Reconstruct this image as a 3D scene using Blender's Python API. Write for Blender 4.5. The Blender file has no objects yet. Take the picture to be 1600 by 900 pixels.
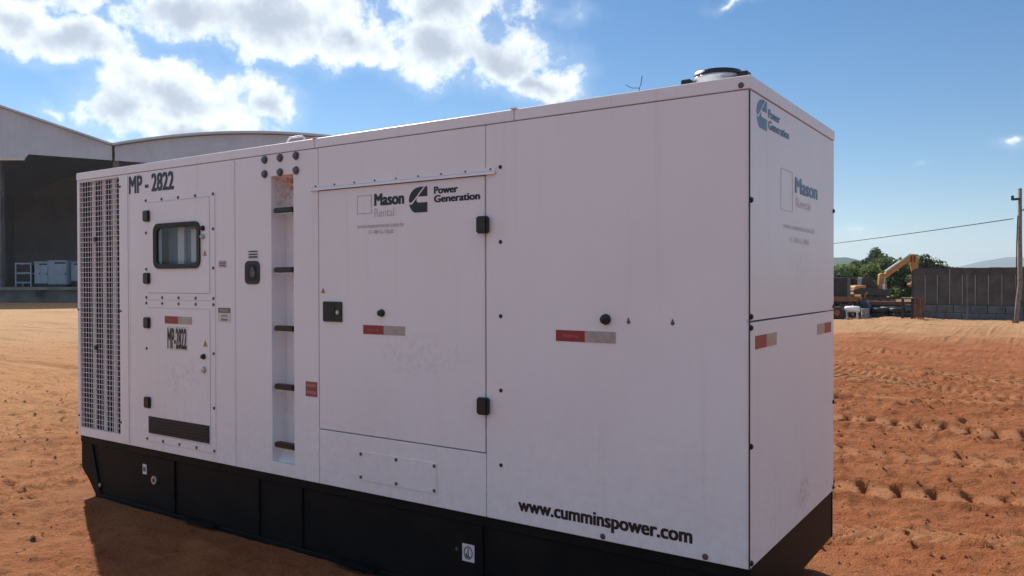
import bpy, bmesh, math, random
import numpy as np
from mathutils import Vector, Matrix

random.seed(7)
rng = np.random.default_rng(11)
S = bpy.context.scene
COL = S.collection
RAD = math.radians

# ------------------------------------------------------------------ camera
CAM = Vector((1.0065, -3.1784, 1.6122))
CR = Vector((0.82804918, 0.56065084, -0.00228071))
CU = Vector((-0.00333656, 0.00899569, 0.99995397))
CF = Vector((-0.56064555, 0.82800345, -0.00931952))
cd = bpy.data.cameras.new('camera'); cam = bpy.data.objects.new('camera', cd); COL.objects.link(cam)
m = Matrix.Identity(4)
for i in range(3):
    m[i][0], m[i][1], m[i][2], m[i][3] = CR[i], CU[i], -CF[i], CAM[i]
cam.matrix_world = m
cd.sensor_fit = 'HORIZONTAL'; cd.sensor_width = 36; cd.lens = 36 * 1251.4 / 1600
cd.clip_start = 0.05; cd.clip_end = 40000
S.camera = cam

# ------------------------------------------------------------------ light
SUN_EL = RAD(40.0)
SUN_H = Vector((-0.908, 0.419, 0)).normalized()
SUN = SUN_H * math.cos(SUN_EL) + Vector((0, 0, math.sin(SUN_EL)))
sl = bpy.data.lights.new('sun', 'SUN'); sl.energy = 4.9; sl.angle = RAD(0.53); sl.color = (1.0, 0.95, 0.87)
so = bpy.data.objects.new('sun', sl); COL.objects.link(so)
so.rotation_euler = SUN.to_track_quat('Z', 'Y').to_euler()
so.location = (0, 0, 30)

S.view_settings.view_transform = 'Standard'; S.view_settings.look = 'None'
S.view_settings.gamma = 1.0; S.view_settings.use_curve_mapping = False
S.view_settings.exposure = 0.50

world = bpy.data.worlds.new('World'); S.world = world; world.use_nodes = True
wt = world.node_tree; wt.nodes.clear()
def wn(t, **k):
    n = wt.nodes.new(t)
    for a, b in k.items(): setattr(n, a, b)
    return n
def wl(a, b): wt.links.new(a, b)
def wmath(op, a, b=None, c=None, clamp=False):
    n = wn('ShaderNodeMath', operation=op, use_clamp=clamp)
    for i, v in enumerate((a, b, c)):
        if v is None: continue
        if isinstance(v, (int, float)): n.inputs[i].default_value = v
        else: wl(v, n.inputs[i])
    return n.outputs[0]
def wvec(op, a, b=None):
    n = wn('ShaderNodeVectorMath', operation=op)
    for i, v in enumerate((a, b)):
        if v is None: continue
        if isinstance(v, (tuple, list)): n.inputs[i].default_value = v
        elif isinstance(v, (int, float)): n.inputs['Scale'].default_value = v
        else: wl(v, n.inputs[i])
    return n.outputs['Value'] if op == 'LENGTH' else n.outputs[0]
def wnoise(vec, scale, detail, rough=0.55):
    n = wn('ShaderNodeTexNoise'); n.inputs['Scale'].default_value = scale
    n.inputs['Detail'].default_value = detail; n.inputs['Roughness'].default_value = rough
    wl(vec, n.inputs['Vector']); return n
def wstep(v, lo, hi, a=0.0, b=1.0):
    n = wn('ShaderNodeMapRange', interpolation_type='SMOOTHSTEP')
    n.inputs['From Min'].default_value = lo; n.inputs['From Max'].default_value = hi
    n.inputs['To Min'].default_value = a; n.inputs['To Max'].default_value = b
    wl(v, n.inputs['Value']); return n.outputs[0]
sky = wn('ShaderNodeTexSky', sky_type='NISHITA', sun_disc=False)
sky.sun_elevation = SUN_EL; sky.sun_rotation = math.atan2(SUN_H.x, SUN_H.y)
sky.altitude = 700; sky.air_density = 1.0; sky.dust_density = 0.0; sky.ozone_density = 3.0
hs = wn('ShaderNodeHueSaturation'); hs.inputs['Saturation'].default_value = 1.25; wl(sky.outputs[0], hs.inputs['Color'])
bg = wn('ShaderNodeBackground'); wl(hs.outputs[0], bg.inputs['Color']); bg.inputs['Strength'].default_value = 0.075
geo = wn('ShaderNodeNewGeometry')
DIR = wvec('SCALE', geo.outputs['Incoming'], -1.0)
sep = wn('ShaderNodeSeparateXYZ'); wl(DIR, sep.inputs[0])
az = wmath('ARCTAN2', sep.outputs[0], sep.outputs[1]); el = wmath('ARCSINE', sep.outputs[2])
comb = wn('ShaderNodeCombineXYZ'); wl(az, comb.inputs[0]); wl(el, comb.inputs[1])
nz = wnoise(DIR, 9.0, 3); nz2 = wnoise(DIR, 30.0, 4)
warp = wvec('ADD', wvec('SCALE', wvec('SUBTRACT', nz.outputs['Color'], (.5, .5, .5)), 0.07),
            wvec('SCALE', wvec('SUBTRACT', nz2.outputs['Color'], (.5, .5, .5)), 0.03))
P = wvec('ADD', comb.outputs[0], warp)
# cumulus heaps: azimuth, elevation, half width, half height (radians)
HEAPS = [(-1.103,0.252,0.083,0.027),(-1.151,0.264,0.047,0.025),(-1.127,0.300,0.080,0.022),(-0.974,0.294,0.107,0.033),
(-0.874,0.300,0.129,0.041),(-0.799,0.280,0.054,0.027),(-0.682,0.292,0.087,0.042),(-0.603,0.271,0.064,0.033),
(-0.555,0.242,0.052,0.022),(-0.674,0.332,0.095,0.028),(-0.981,0.211,0.092,0.029),(-1.035,0.189,0.050,0.029),
(-0.903,0.209,0.040,0.029),(-0.974,0.176,0.085,0.018),(-1.116,0.171,0.024,0.007),(-0.527,0.321,0.020,0.011),
(-0.033,0.137,0.014,0.004),(-0.121,0.132,0.006,0.003),(-0.185,0.051,0.025,0.005),(-0.323,0.322,0.022,0.004),
(-1.007,0.349,0.216,0.029),(-0.721,0.368,0.111,0.027)]
D = None
for a, e, ra, re in HEAPS:
    l = wvec('LENGTH', wvec('MULTIPLY', wvec('SUBTRACT', P, (a, e, 0)), (1 / (ra * 1.08), 1 / (re * 1.08), 0)))
    d = wmath('SUBTRACT', 1.0, l)
    if re < 0.012: d = wmath('MULTIPLY_ADD', d, 0.35, -0.12)      # thin wisps
    D = d if D is None else wmath('MAXIMUM', D, d)
# the same kind of heaps over the rest of the sky
gen = wnoise(wvec('MULTIPLY', DIR, (1, 1, 1.9)), 3.1, 2)
gd = wmath('MULTIPLY', wmath('SUBTRACT', gen.outputs['Fac'], 0.535), 5.0)
inview = wmath('MULTIPLY', wmath('MULTIPLY', wstep(az, -1.40, -1.2), wstep(az, 0.05, 0.25, 1.0, 0.0)), wstep(el, 0.36, 0.46, 1.0, 0.0))
gd = wmath('SUBTRACT', gd, wmath('MULTIPLY', inview, 4.0))
gd = wmath('SUBTRACT', gd, wstep(el, 0.0, 0.10, 2.0, 0.0))
D = wmath('MAXIMUM', D, gd)
fb = wnoise(DIR, 24.0, 7, 0.62)
fbm = wmath('SUBTRACT', fb.outputs['Fac'], 0.5)
dens = wmath('ADD', D, wmath('MULTIPLY', fbm, 2.0))
alpha = wmath('MAXIMUM', wstep(dens, -0.14, 0.46), wmath('MULTIPLY', wstep(wmath('ADD', D, wmath('MULTIPLY', fbm, 1.2)), -0.6, 0.3), 0.20))
fb2 = wnoise(wvec('ADD', DIR, (0.006, -0.003, 0.012)), 20.0, 4, 0.6)
thick = wmath('ADD', D, wmath('MULTIPLY', wmath('SUBTRACT', fb2.outputs['Fac'], 0.5), 1.3))
shade = wstep(thick, 0.12, 1.0)
mixc = wn('ShaderNodeMix', data_type='RGBA'); wl(shade, mixc.inputs['Factor'])
mixc.inputs['A'].default_value = (0.78, 0.83, 0.86, 1); mixc.inputs['B'].default_value = (0.36, 0.41, 0.49, 1)
cb = wn('ShaderNodeBackground'); wl(mixc.outputs['Result'], cb.inputs['Color']); cb.inputs['Strength'].default_value = 1.0
ms = wn('ShaderNodeMixShader'); wl(alpha, ms.inputs[0]); wl(bg.outputs[0], ms.inputs[1]); wl(cb.outputs[0], ms.inputs[2])
wo = wn('ShaderNodeOutputWorld'); wl(ms.outputs[0], wo.inputs[0])
world.cycles.sampling_method = 'MANUAL'; world.cycles.sample_map_resolution = 1024

# ------------------------------------------------------------------ helpers
class MB:
    """collects shapes into one bmesh"""
    def __init__(self): self.bm = bmesh.new()
    def box(self, x0, x1, y0, y1, z0, z1, M=None):
        vs = [self.bm.verts.new(Vector(p)) for p in ((x0,y0,z0),(x1,y0,z0),(x1,y1,z0),(x0,y1,z0),(x0,y0,z1),(x1,y0,z1),(x1,y1,z1),(x0,y1,z1))]
        if M is not None:
            for v in vs: v.co = M @ v.co
        for f in ((0,3,2,1),(4,5,6,7),(0,1,5,4),(1,2,6,5),(2,3,7,6),(3,0,4,7)):
            self.bm.faces.new([vs[i] for i in f])
        return self
    def prism(self, pts, a, b, axis='y', M=None):
        """polygon pts (2D, any order winding) extruded from a to b along axis; 2D plane: y->(x,z), x->(y,z), z->(x,y)"""
        def P3(p, t):
            return Vector((p[0], t, p[1])) if axis == 'y' else Vector((t, p[0], p[1])) if axis == 'x' else Vector((p[0], p[1], t))
        A = [self.bm.verts.new(P3(p, a)) for p in pts]; B = [self.bm.verts.new(P3(p, b)) for p in pts]
        n = len(pts)
        fs = [self.bm.faces.new(A), self.bm.faces.new(B[::-1])]
        for i in range(n): fs.append(self.bm.faces.new((A[i], B[i], B[(i+1) % n], A[(i+1) % n])))
        bmesh.ops.recalc_face_normals(self.bm, faces=fs)
        if M is not None:
            for v in A + B: v.co = M @ v.co
        return self
    def tube(self, pts, r, n=8, cap=True):
        pts = [Vector(p) for p in pts]
        rs = r if isinstance(r, (list, tuple)) else [r] * len(pts)
        rings = []; up = None
        for i, p in enumerate(pts):
            t = (pts[min(i+1, len(pts)-1)] - pts[max(i-1, 0)]).normalized()
            if up is None:
                up = Vector((0,0,1)) if abs(t.z) < .9 else Vector((1,0,0))
            s = t.cross(up).normalized(); u = s.cross(t).normalized(); up = u
            rings.append([self.bm.verts.new(p + (s*math.cos(2*math.pi*k/n) + u*math.sin(2*math.pi*k/n))*rs[i]) for k in range(n)])
        for a, b in zip(rings, rings[1:]):
            for k in range(n): self.bm.faces.new((a[k], a[(k+1)%n], b[(k+1)%n], b[k]))
        if cap:
            self.bm.faces.new(rings[0][::-1]); self.bm.faces.new(rings[-1])
        return self
    def lathe(self, prof, c, axis='z', n=24, close=False):
        """prof: (radius, height) list around axis through c"""
        c = Vector(c); rings = []
        for r, h in prof:
            ring = []
            for k in range(n):
                a = 2*math.pi*k/n; x, y = r*math.cos(a), r*math.sin(a)
                ring.append(self.bm.verts.new(c + (Vector((x,y,h)) if axis=='z' else Vector((x,h,y)) if axis=='y' else Vector((h,x,y)))))
            rings.append(ring)
        fs = []
        for a, b in zip(rings, rings[1:]):
            for k in range(n): fs.append(self.bm.faces.new((a[k], a[(k+1)%n], b[(k+1)%n], b[k])))
        if close:
            fs.append(self.bm.faces.new(rings[0][::-1])); fs.append(self.bm.faces.new(rings[-1]))
        bmesh.ops.recalc_face_normals(self.bm, faces=fs)
        return self
    def bevel(self, w, seg=1):
        bmesh.ops.bevel(self.bm, geom=list(self.bm.edges), offset=w, segments=seg, affect='EDGES', clamp_overlap=True)
        return self
    def build(self, name, mat, parent=None, smooth=False, M=None, loc=None):
        me = bpy.data.meshes.new(name)
        if M is not None: self.bm.transform(M)
        if loc is not None: self.bm.transform(Matrix.Translation(-Vector(loc)))
        if smooth:
            for f in self.bm.faces: f.smooth = True
        self.bm.to_mesh(me); self.bm.free()
        if mat: me.materials.append(mat)
        return link(name, me, parent, loc)
def link(name, me, parent=None, loc=None):
    o = bpy.data.objects.new(name, me); COL.objects.link(o)
    if loc is not None: o.location = loc
    if parent is not None:
        o.parent = parent
        if parent.type == 'EMPTY':
            o.matrix_parent_inverse = (Matrix.Translation(parent.location) @ parent.rotation_euler.to_matrix().to_4x4()).inverted()
        elif tuple(parent.location) != (0, 0, 0):
            o.matrix_parent_inverse = Matrix.Translation(parent.location).inverted()
    return o
def tag(o, label=None, cat=None, group=None, kind=None):
    if label: o['label'] = label
    if cat: o['category'] = cat
    if group: o['group'] = group
    if kind: o['kind'] = kind
    return o
def thing(name, loc, label, cat, group=None):
    o = bpy.data.objects.new(name, None); COL.objects.link(o); o.location = loc; o.empty_display_size = .2
    return tag(o, label, cat, group)

# ------------------------------------------------------------------ materials
def newmat(name):
    mt = bpy.data.materials.new(name); mt.use_nodes = True
    nt = mt.node_tree; b = nt.nodes['Principled BSDF']
    return mt, nt, b
def N(nt, t, **k):
    n = nt.nodes.new(t)
    for a, v in k.items(): setattr(n, a, v)
    return n
def tnoise(nt, scale, detail=4, rough=.55, vec=None):
    n = N(nt, 'ShaderNodeTexNoise'); n.inputs['Scale'].default_value = scale; n.inputs['Detail'].default_value = detail
    n.inputs['Roughness'].default_value = rough
    if vec is not None: nt.links.new(vec, n.inputs['Vector'])
    return n
def mrange(nt, v, lo, hi, a=0., b=1., smooth=True):
    n = N(nt, 'ShaderNodeMapRange', interpolation_type='SMOOTHSTEP' if smooth else 'LINEAR')
    for k, x in (('From Min', lo), ('From Max', hi), ('To Min', a), ('To Max', b)): n.inputs[k].default_value = x
    nt.links.new(v, n.inputs['Value']); return n.outputs[0]
def mmath(nt, op, a, b, clamp=False):
    n = N(nt, 'ShaderNodeMath', operation=op, use_clamp=clamp)
    for i, v in enumerate((a, b)):
        if isinstance(v, (int, float)): n.inputs[i].default_value = v
        else: nt.links.new(v, n.inputs[i])
    return n.outputs[0]
def mixcol(nt, f, a, b):
    n = N(nt, 'ShaderNodeMix', data_type='RGBA')
    for k, v in (('Factor', f), ('A', a), ('B', b)):
        if isinstance(v, (int, float)): n.inputs[k].default_value = v
        elif isinstance(v, tuple): n.inputs[k].default_value = (*v[:3], 1)
        else: nt.links.new(v, n.inputs[k])
    return n.outputs['Result']
def coords(nt):
    return N(nt, 'ShaderNodeNewGeometry').outputs['Position']
def bump(nt, b, h, strength=.3, dist=.01):
    n = N(nt, 'ShaderNodeBump'); n.inputs['Strength'].default_value = strength; n.inputs['Distance'].default_value = dist
    nt.links.new(h, n.inputs['Height']); nt.links.new(n.outputs[0], b.inputs['Normal'])
def plain(name, col, rough=.5, metal=0., var=.12, scale=8., col2=None, bmp=0.):
    """one colour with soft mottling"""
    mt, nt, b = newmat(name); b.inputs['Roughness'].default_value = rough; b.inputs['Metallic'].default_value = metal
    n = tnoise(nt, scale, 5, .6, coords(nt))
    c2 = col2 or tuple(c * (1 - 2*var) for c in col)
    f = mrange(nt, n.outputs['Fac'], .35, .7)
    nt.links.new(mixcol(nt, f, col, c2), b.inputs['Base Color'])
    if bmp: bump(nt, b, n.outputs['Fac'], bmp, .01)
    return mt
def white_paint(name, smear=None, rust=None):
    mt, nt, b = newmat(name)
    pos = coords(nt); sp = N(nt, 'ShaderNodeSeparateXYZ'); nt.links.new(pos, sp.inputs[0])
    n1 = tnoise(nt, 1.3, 4, .6, pos); n2 = tnoise(nt, 22, 6, .7, pos)
    st = N(nt, 'ShaderNodeMapping'); st.inputs['Scale'].default_value = (14, 14, .7); nt.links.new(pos, st.inputs[0])
    n3 = tnoise(nt, 1.0, 4, .6, st.outputs[0])            # vertical streaks from rain on dust
    col = mixcol(nt, mrange(nt, n1.outputs['Fac'], .4, .7), (.85, .845, .865), (.82, .81, .825))
    low = mrange(nt, sp.outputs[2], .45, 1.25, 1.0, 0.0)
    dust = mmath(nt, 'MULTIPLY', mmath(nt, 'MULTIPLY', low, mrange(nt, n2.outputs['Fac'], .38, .75)), .20)
    col = mixcol(nt, dust, col, (.50, .36, .27))
    strk = mmath(nt, 'MULTIPLY', mrange(nt, n3.outputs['Fac'], .56, .78), .18)
    col = mixcol(nt, strk, col, (.58, .50, .45))
    for (c, r, tint, amt) in (smear or []):
        d = N(nt, 'ShaderNodeVectorMath', operation='SUBTRACT'); nt.links.new(pos, d.inputs[0]); d.inputs[1].default_value = c
        s = N(nt, 'ShaderNodeVectorMath', operation='MULTIPLY'); nt.links.new(d.outputs[0], s.inputs[0]); s.inputs[1].default_value = tuple(1/x for x in r)
        L = N(nt, 'ShaderNodeVectorMath', operation='LENGTH'); nt.links.new(s.outputs[0], L.inputs[0])
        ns = tnoise(nt, 26, 5, .75, pos)
        f = mmath(nt, 'MULTIPLY', mrange(nt, L.outputs['Value'], .3, 1.0, 1.0, 0.0), mrange(nt, ns.outputs['Fac'], .46, .62))
        col = mixcol(nt, mmath(nt, 'MULTIPLY', f, amt), col, tint)
    nt.links.new(col, b.inputs['Base Color'])
    nt.links.new(mrange(nt, n2.outputs['Fac'], .3, .7, .33, .40), b.inputs['Roughness'])
    # faint oil-canning of the sheet steel
    bump(nt, b, tnoise(nt, 2.2, 1, .5, pos).outputs['Fac'], .10, .03)
    return mt
M = {}
M['white'] = white_paint('white_paint')
M['door'] = white_paint('white_paint_scuffed', [((-1.72, 0, 1.22), (.42, 1, .17), (.55, .52, .57), .30)])
M['end'] = white_paint('white_paint_scratched', [((0, .82, .58), (1, .17, .10), (.42, .16, .13), .6), ((0, .8, 1.70), (1, .3, .12), (.5, .42, .46), .22)])
M['hatch'] = white_paint('white_paint_spotted', [((-3.8, 0, .98), (.3, 1, .2), (.5, .42, .40), .28)])
M['recess'] = white_paint('white_paint_rusted', [((-2.79, 0, 2.18), (.22, 1, .26), (.55, .36, .25), .8), ((-2.77, 0, 2.17), (.13, 1, .16), (.45, .19, .08), 1.0), ((-2.79, 0, 1.6), (.10, 1, .10), (.5, .33, .25), .6), ((-2.79, 0, .95), (.10, 1, .10), (.5, .33, .25), .5)])
M['black'] = plain('black_plastic', (.012, .012, .014), .42, 0, .2, 30)
M['vinyl'] = plain('black_vinyl', (.016, .016, .022), .4, 0, .15, 20)
M['bluevinyl'] = plain('faded_blue_vinyl', (.11, .23, .36), .45, 0, .2, 14, (.20, .31, .42))
M['palevinyl'] = plain('worn_away_grey_vinyl', (.62, .59, .62), .5, 0, .1, 24, (.78, .76, .78))
M['greyvinyl'] = plain('faded_grey_vinyl', (.42, .40, .43), .5, 0, .1, 24, (.60, .58, .60))
M['skid'] = plain('black_skid_paint', (.005, .0065, .008), .55, 0, .2, 5, (.010, .0095, .0095), .1)
M['skid'].node_tree.nodes['Principled BSDF'].inputs['Specular IOR Level'].default_value = .16
M['dark'] = plain('dark_interior', (.03, .03, .033), .7, 0, .2, 6)
M['steel'] = plain('galvanised_steel', (.55, .57, .58), .38, .8, .15, 20)
M['bolt'] = plain('bolt_steel', (.16, .15, .16), .45, .6, .2, 40)
M['wire'] = plain('white_wire', (.72, .70, .71), .4, 0, .08, 20)
M['rubber'] = plain('rubber', (.02, .021, .023), .6, 0, .15, 20)
M['red'] = plain('red_reflective', (.34, .035, .04), .35, 0, .15, 40)
M['redprint'] = plain('pale_red_print', (.50, .18, .17), .4)
M['silver'] = plain('silver_reflective', (.42, .40, .42), .3, .3, .12, 40)
M['maroon'] = plain('faded_maroon_sticker', (.34, .09, .08), .5, 0, .2, 60)
M['ochre'] = plain('faded_warning_yellow', (.52, .36, .16), .5)
M['sticker'] = plain('white_sticker', (.70, .69, .68), .45, 0, .06, 30)
M['greypanel'] = plain('blue_grey_cabinet', (.15, .19, .23), .5, 0, .1, 6)
M['brownlab'] = plain('brown_label', (.16, .11, .09), .5)

def glass_mat():
    mt, nt, b = newmat('window_glass'); nt.nodes.remove(b)
    tr = N(nt, 'ShaderNodeBsdfTransparent'); gl = N(nt, 'ShaderNodeBsdfGlossy'); fr = N(nt, 'ShaderNodeFresnel'); mx = N(nt, 'ShaderNodeMixShader')
    tr.inputs['Color'].default_value = (.88, .92, .94, 1); fr.inputs['IOR'].default_value = 1.45
    n = tnoise(nt, 18, 4, .6, coords(nt)); nt.links.new(mrange(nt, n.outputs['Fac'], .4, .7, .02, .10), gl.inputs['Roughness'])
    gb_ = N(nt, 'ShaderNodeNewGeometry'); nt.links.new(mmath(nt, 'MULTIPLY', fr.outputs[0], mmath(nt, 'SUBTRACT', 1.0, gb_.outputs['Backfacing'])), mx.inputs[0]); nt.links.new(tr.outputs[0], mx.inputs[1]); nt.links.new(gl.outputs[0], mx.inputs[2])
    nt.links.new(mx.outputs[0], nt.nodes['Material Output'].inputs['Surface'])
    return mt
M['glass'] = glass_mat()

# ------------------------------------------------------------------ ground
def hashn(ix, iy, seed):
    h = (ix.astype(np.int64) * 374761393 + iy.astype(np.int64) * 668265263 + seed * 1442695040888963) & 0x7fffffff
    h = ((h ^ (h >> 13)) * 1274126177) & 0x7fffffff
    return ((h ^ (h >> 16)) & 0xffff) / 65535.0
def vnoise(x, y, seed=0):
    ix = np.floor(x); iy = np.floor(y); fx = x - ix; fy = y - iy
    fx = fx*fx*(3-2*fx); fy = fy*fy*(3-2*fy)
    a = hashn(ix, iy, seed); b = hashn(ix+1, iy, seed); c = hashn(ix, iy+1, seed); d = hashn(ix+1, iy+1, seed)
    return (a*(1-fx)+b*fx)*(1-fy) + (c*(1-fx)+d*fx)*fy - .5
def fbm2(x, y, s, oct=4, seed=0, g=.5):
    o = 0; a = 1.
    for i in range(oct):
        o = o + a*vnoise(x*s + 17.3*i, y*s - 9.1*i, seed+i); s *= 2.03; a *= g
    return o
def sstep(v, a, b):
    t = np.clip((v-a)/(b-a), 0, 1); return t*t*(3-2*t)
# wheel tracks: start, end, half width, depth, lug pitch, lug height, chevron, bow
TRACKS = [((-3.6,13.3),(2.6,8.0),.36,.050,.19,.062,1.0,.35),
          ((-4.6,14.9),(3.2,10.6),.32,.042,.19,.052,-1.0,.3),
          ((-2.6,6.55),(3.0,6.20),.30,.075,.245,.085,.25,.06),
          ((-.9,3.36),(3.0,4.12),.20,.060,.245,.066,.2,.04),
          ((-1.0,2.2),(2.5,3.3),.18,.020,.13,.028,.8,.1),
          ((-3.5,8.5),(3.5,9.3),.26,.036,.18,.044,.7,.2), ((-3.5,10.6),(3.5,11.6),.28,.04,.19,.046,-.8,.2), ((-1.2,4.9),(3.5,5.3),.2,.03,.2,.035,.5,.1),
          ((-6,17.6),(5,15.2),.3,.05,.2,.04,.8,.3),
          ((-14,5.2),(-4.5,1.9),.16,.022,.14,.014,.6,.2),
          ((-16,7.4),(-5.6,2.6),.18,.022,.14,.014,.6,.3),
          ((-8.5,1.0),(-3.5,-2.2),.16,.02,.14,.02,.7,.1),
          ((-25,6.0),(-7.5,4.2),.3,.045,.2,.02,.7,.5)]
RX, RY = .828, .5607
def ground_h(x, y, fine=True, mask=None):
    big = .25*fbm2(x, y, .05, 3, 3) * sstep(np.hypot(x+2.5, y-1), 6, 25)
    h = big + .075*fbm2(x, y, .45, 3, 9); smooth_h = h
    if fine:
        near = 1 - sstep(np.hypot(x+2.0, y-3), 22, 45)
        h = h + near*(.050*fbm2(x*.55+y*.25, y*1.0-x*.15, 2.3, 4, 21, .6))
        cl = fbm2(x, y, 8.0, 3, 33, .6)
        h = h + near*.030*np.maximum(cl-.12, 0)*2
        h = h + near*.026*fbm2(x, y, 15.0, 2, 35, .7)
        # scraped ridges left by the grader, roughly across the yard
        right = sstep(x, -5.5, -3.0)
        h = h + near*right*.060*fbm2(x*.35, y*2.0, 1.0, 4, 61, .62) + near*(1-right)*.045*fbm2((x*RX+y*RY)*.4, (-x*RY+y*RX)*2.2, 1.0, 4, 63, .62)
        bm_ = np.hypot(np.maximum(np.maximum(-5.0-x, x+.12), 0), np.maximum(np.maximum(.02-y, y-1.45), 0))
        h = h + .035*np.exp(-(bm_/.10)**2)*(1+1.6*fbm2(x, y, 5, 3, 77))*(bm_ > 0)
        for (ax, ay), (bx, by), w, dep, pit, lug, chev, bow in TRACKS:
            L = math.hypot(bx-ax, by-ay); tx, ty = (bx-ax)/L, (by-ay)/L
            s = (x-ax)*tx + (y-ay)*ty; d = -(x-ax)*ty + (y-ay)*tx
            d = d + bow*np.sin(s/L*math.pi) + .03*np.sin(s*1.7)
            m_ = sstep(s, -.3, .6)*(1-sstep(s, L-.6, L+.3))
            wear = .75 + .5*np.clip(fbm2(x, y, .9, 2, int(51+abs(ax)*7)) + .45, 0, 1)
            inb = (1-sstep(np.abs(d), w*.82, w))*m_
            ph = ((s + chev*np.abs(d))/pit) % 1.0
            lg = sstep(ph, .04, .13)*(1-sstep(ph, .76, .86))
            if mask is not None: np.maximum(mask, inb*lg*np.clip(wear, 0, 1), out=mask)
            flat = inb*.8; h = h*(1-flat) + smooth_h*flat
            h = h + inb*(-dep + lug*lg*wear) + m_*dep*.7*np.exp(-((np.abs(d)-w*1.15)/(w*.25))**2)
    return h
def axis(lo, hi, res, far, k):
    mid = list(np.arange(lo, hi+1e-6, res)); out = []; d = res; v = hi
    while v < far: d *= 1+k; v += d; out.append(v)
    inn = []; d = res; v = lo
    while v > -far: d *= 1+k; v -= d; inn.append(v)
    return np.array(inn[::-1] + mid + out)
gx = axis(-9.5, 3.2, .030, 9000, .07); gy = axis(-2.5, 13.0, .030, 9000, .07)
X, Y = np.meshgrid(gx, gy)
TM = np.zeros_like(X); Z = ground_h(X, Y, True, TM)
# level pad under the skid, so that it stands on the soil
pad = sstep(X, -5.5, -5.0)*(1-sstep(X, -.1, .35))*sstep(Y, -.35, .0)*(1-sstep(Y, 1.5, 1.9))
Z = Z*(1-.85*pad)
ny, nx = X.shape
co = np.stack([X, Y, Z], -1).reshape(-1, 3).astype(np.float32)
idx = np.arange(nx*ny).reshape(ny, nx)
q = np.stack([idx[:-1,:-1], idx[:-1,1:], idx[1:,1:], idx[1:,:-1]], -1).reshape(-1, 4).astype(np.int32)
me = bpy.data.meshes.new('ground')
me.vertices.add(len(co)); me.vertices.foreach_set('co', co.ravel())
me.loops.add(q.size); me.loops.foreach_set('vertex_index', q.ravel())
me.polygons.add(len(q)); me.polygons.foreach_set('loop_start', np.arange(0, q.size, 4, dtype=np.int32))
me.polygons.foreach_set('use_smooth', np.ones(len(q), dtype=bool))
me.update(calc_edges=True)
at_ = me.attributes.new('packed', 'FLOAT', 'POINT'); at_.data.foreach_set('value', TM.astype(np.float32).ravel())
def soil():
    mt, nt, b = newmat('red_soil'); pos = coords(nt); b.inputs['Roughness'].default_value = .95
    b.inputs['Specular IOR Level'].default_value = .15
    sp = N(nt, 'ShaderNodeSeparateXYZ'); nt.links.new(pos, sp.inputs[0])
    n0 = tnoise(nt, .16, 4, .6, pos); n1 = tnoise(nt, 1.1, 6, .65, pos); n2 = tnoise(nt, 9, 6, .7, pos); n3 = tnoise(nt, 70, 4, .7, pos)
    col = mixcol(nt, mrange(nt, n1.outputs['Fac'], .33, .68), (.30, .094, .036), (.385, .145, .058))
    # paler, sandier soil towards the shed side and beyond the worked yard
    w0 = mmath(nt, 'ADD', sp.outputs[0], mmath(nt, 'MULTIPLY', mmath(nt, 'SUBTRACT', n0.outputs['Fac'], .5), 10.0))
    left = mrange(nt, w0, -12., -2.5, 1., 0.)
    col = mixcol(nt, mmath(nt, 'MULTIPLY', left, .75), col, (.54, .275, .112))
    far = mmath(nt, 'MAXIMUM', mrange(nt, w0, -26., -15., 1., 0.), mrange(nt, mmath(nt, 'ADD', sp.outputs[1], mmath(nt, 'MULTIPLY', mmath(nt, 'SUBTRACT', n0.outputs['Fac'], .5), 14.)), 20., 27.))
    col = mixcol(nt, mmath(nt, 'MULTIPLY', far, .85), col, (.50, .30, .155))
    col = mixcol(nt, mmath(nt, 'MULTIPLY', mrange(nt, n2.outputs['Fac'], .50, .70), .70), col, (.22, .080, .035))
    bmap = N(nt, 'ShaderNodeMapping'); bmap.inputs['Scale'].default_value = (.18, 1.5, 1); nt.links.new(pos, bmap.inputs[0])
    nb = tnoise(nt, 1.0, 5, .65, bmap.outputs[0])
    col = mixcol(nt, mmath(nt, 'MULTIPLY', mrange(nt, nb.outputs['Fac'], .50, .66), .40), col, (.23, .085, .042))
    col = mixcol(nt, mmath(nt, 'MULTIPLY', mrange(nt, n3.outputs['Fac'], .56, .70), .40), col, (.58, .34, .19))
    pk = N(nt, 'ShaderNodeAttribute', attribute_name='packed')
    col = mixcol(nt, mmath(nt, 'MULTIPLY', pk.outputs['Fac'], .30), col, (.50, .27, .135))
    nt.links.new(col, b.inputs['Base Color'])
    hsum = mmath(nt, 'ADD', n2.outputs['Fac'], mmath(nt, 'MULTIPLY', n3.outputs['Fac'], .35))
    n4 = tnoise(nt, 28, 5, .75, pos)
    hsum = mmath(nt, 'ADD', hsum, mmath(nt, 'MULTIPLY', n4.outputs['Fac'], .8))
    bump(nt, b, hsum, .9, .06)
    return mt
M['soil'] = soil()
me.materials.append(M['soil'])
ground = link('ground', me); tag(ground, kind='structure')

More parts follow.
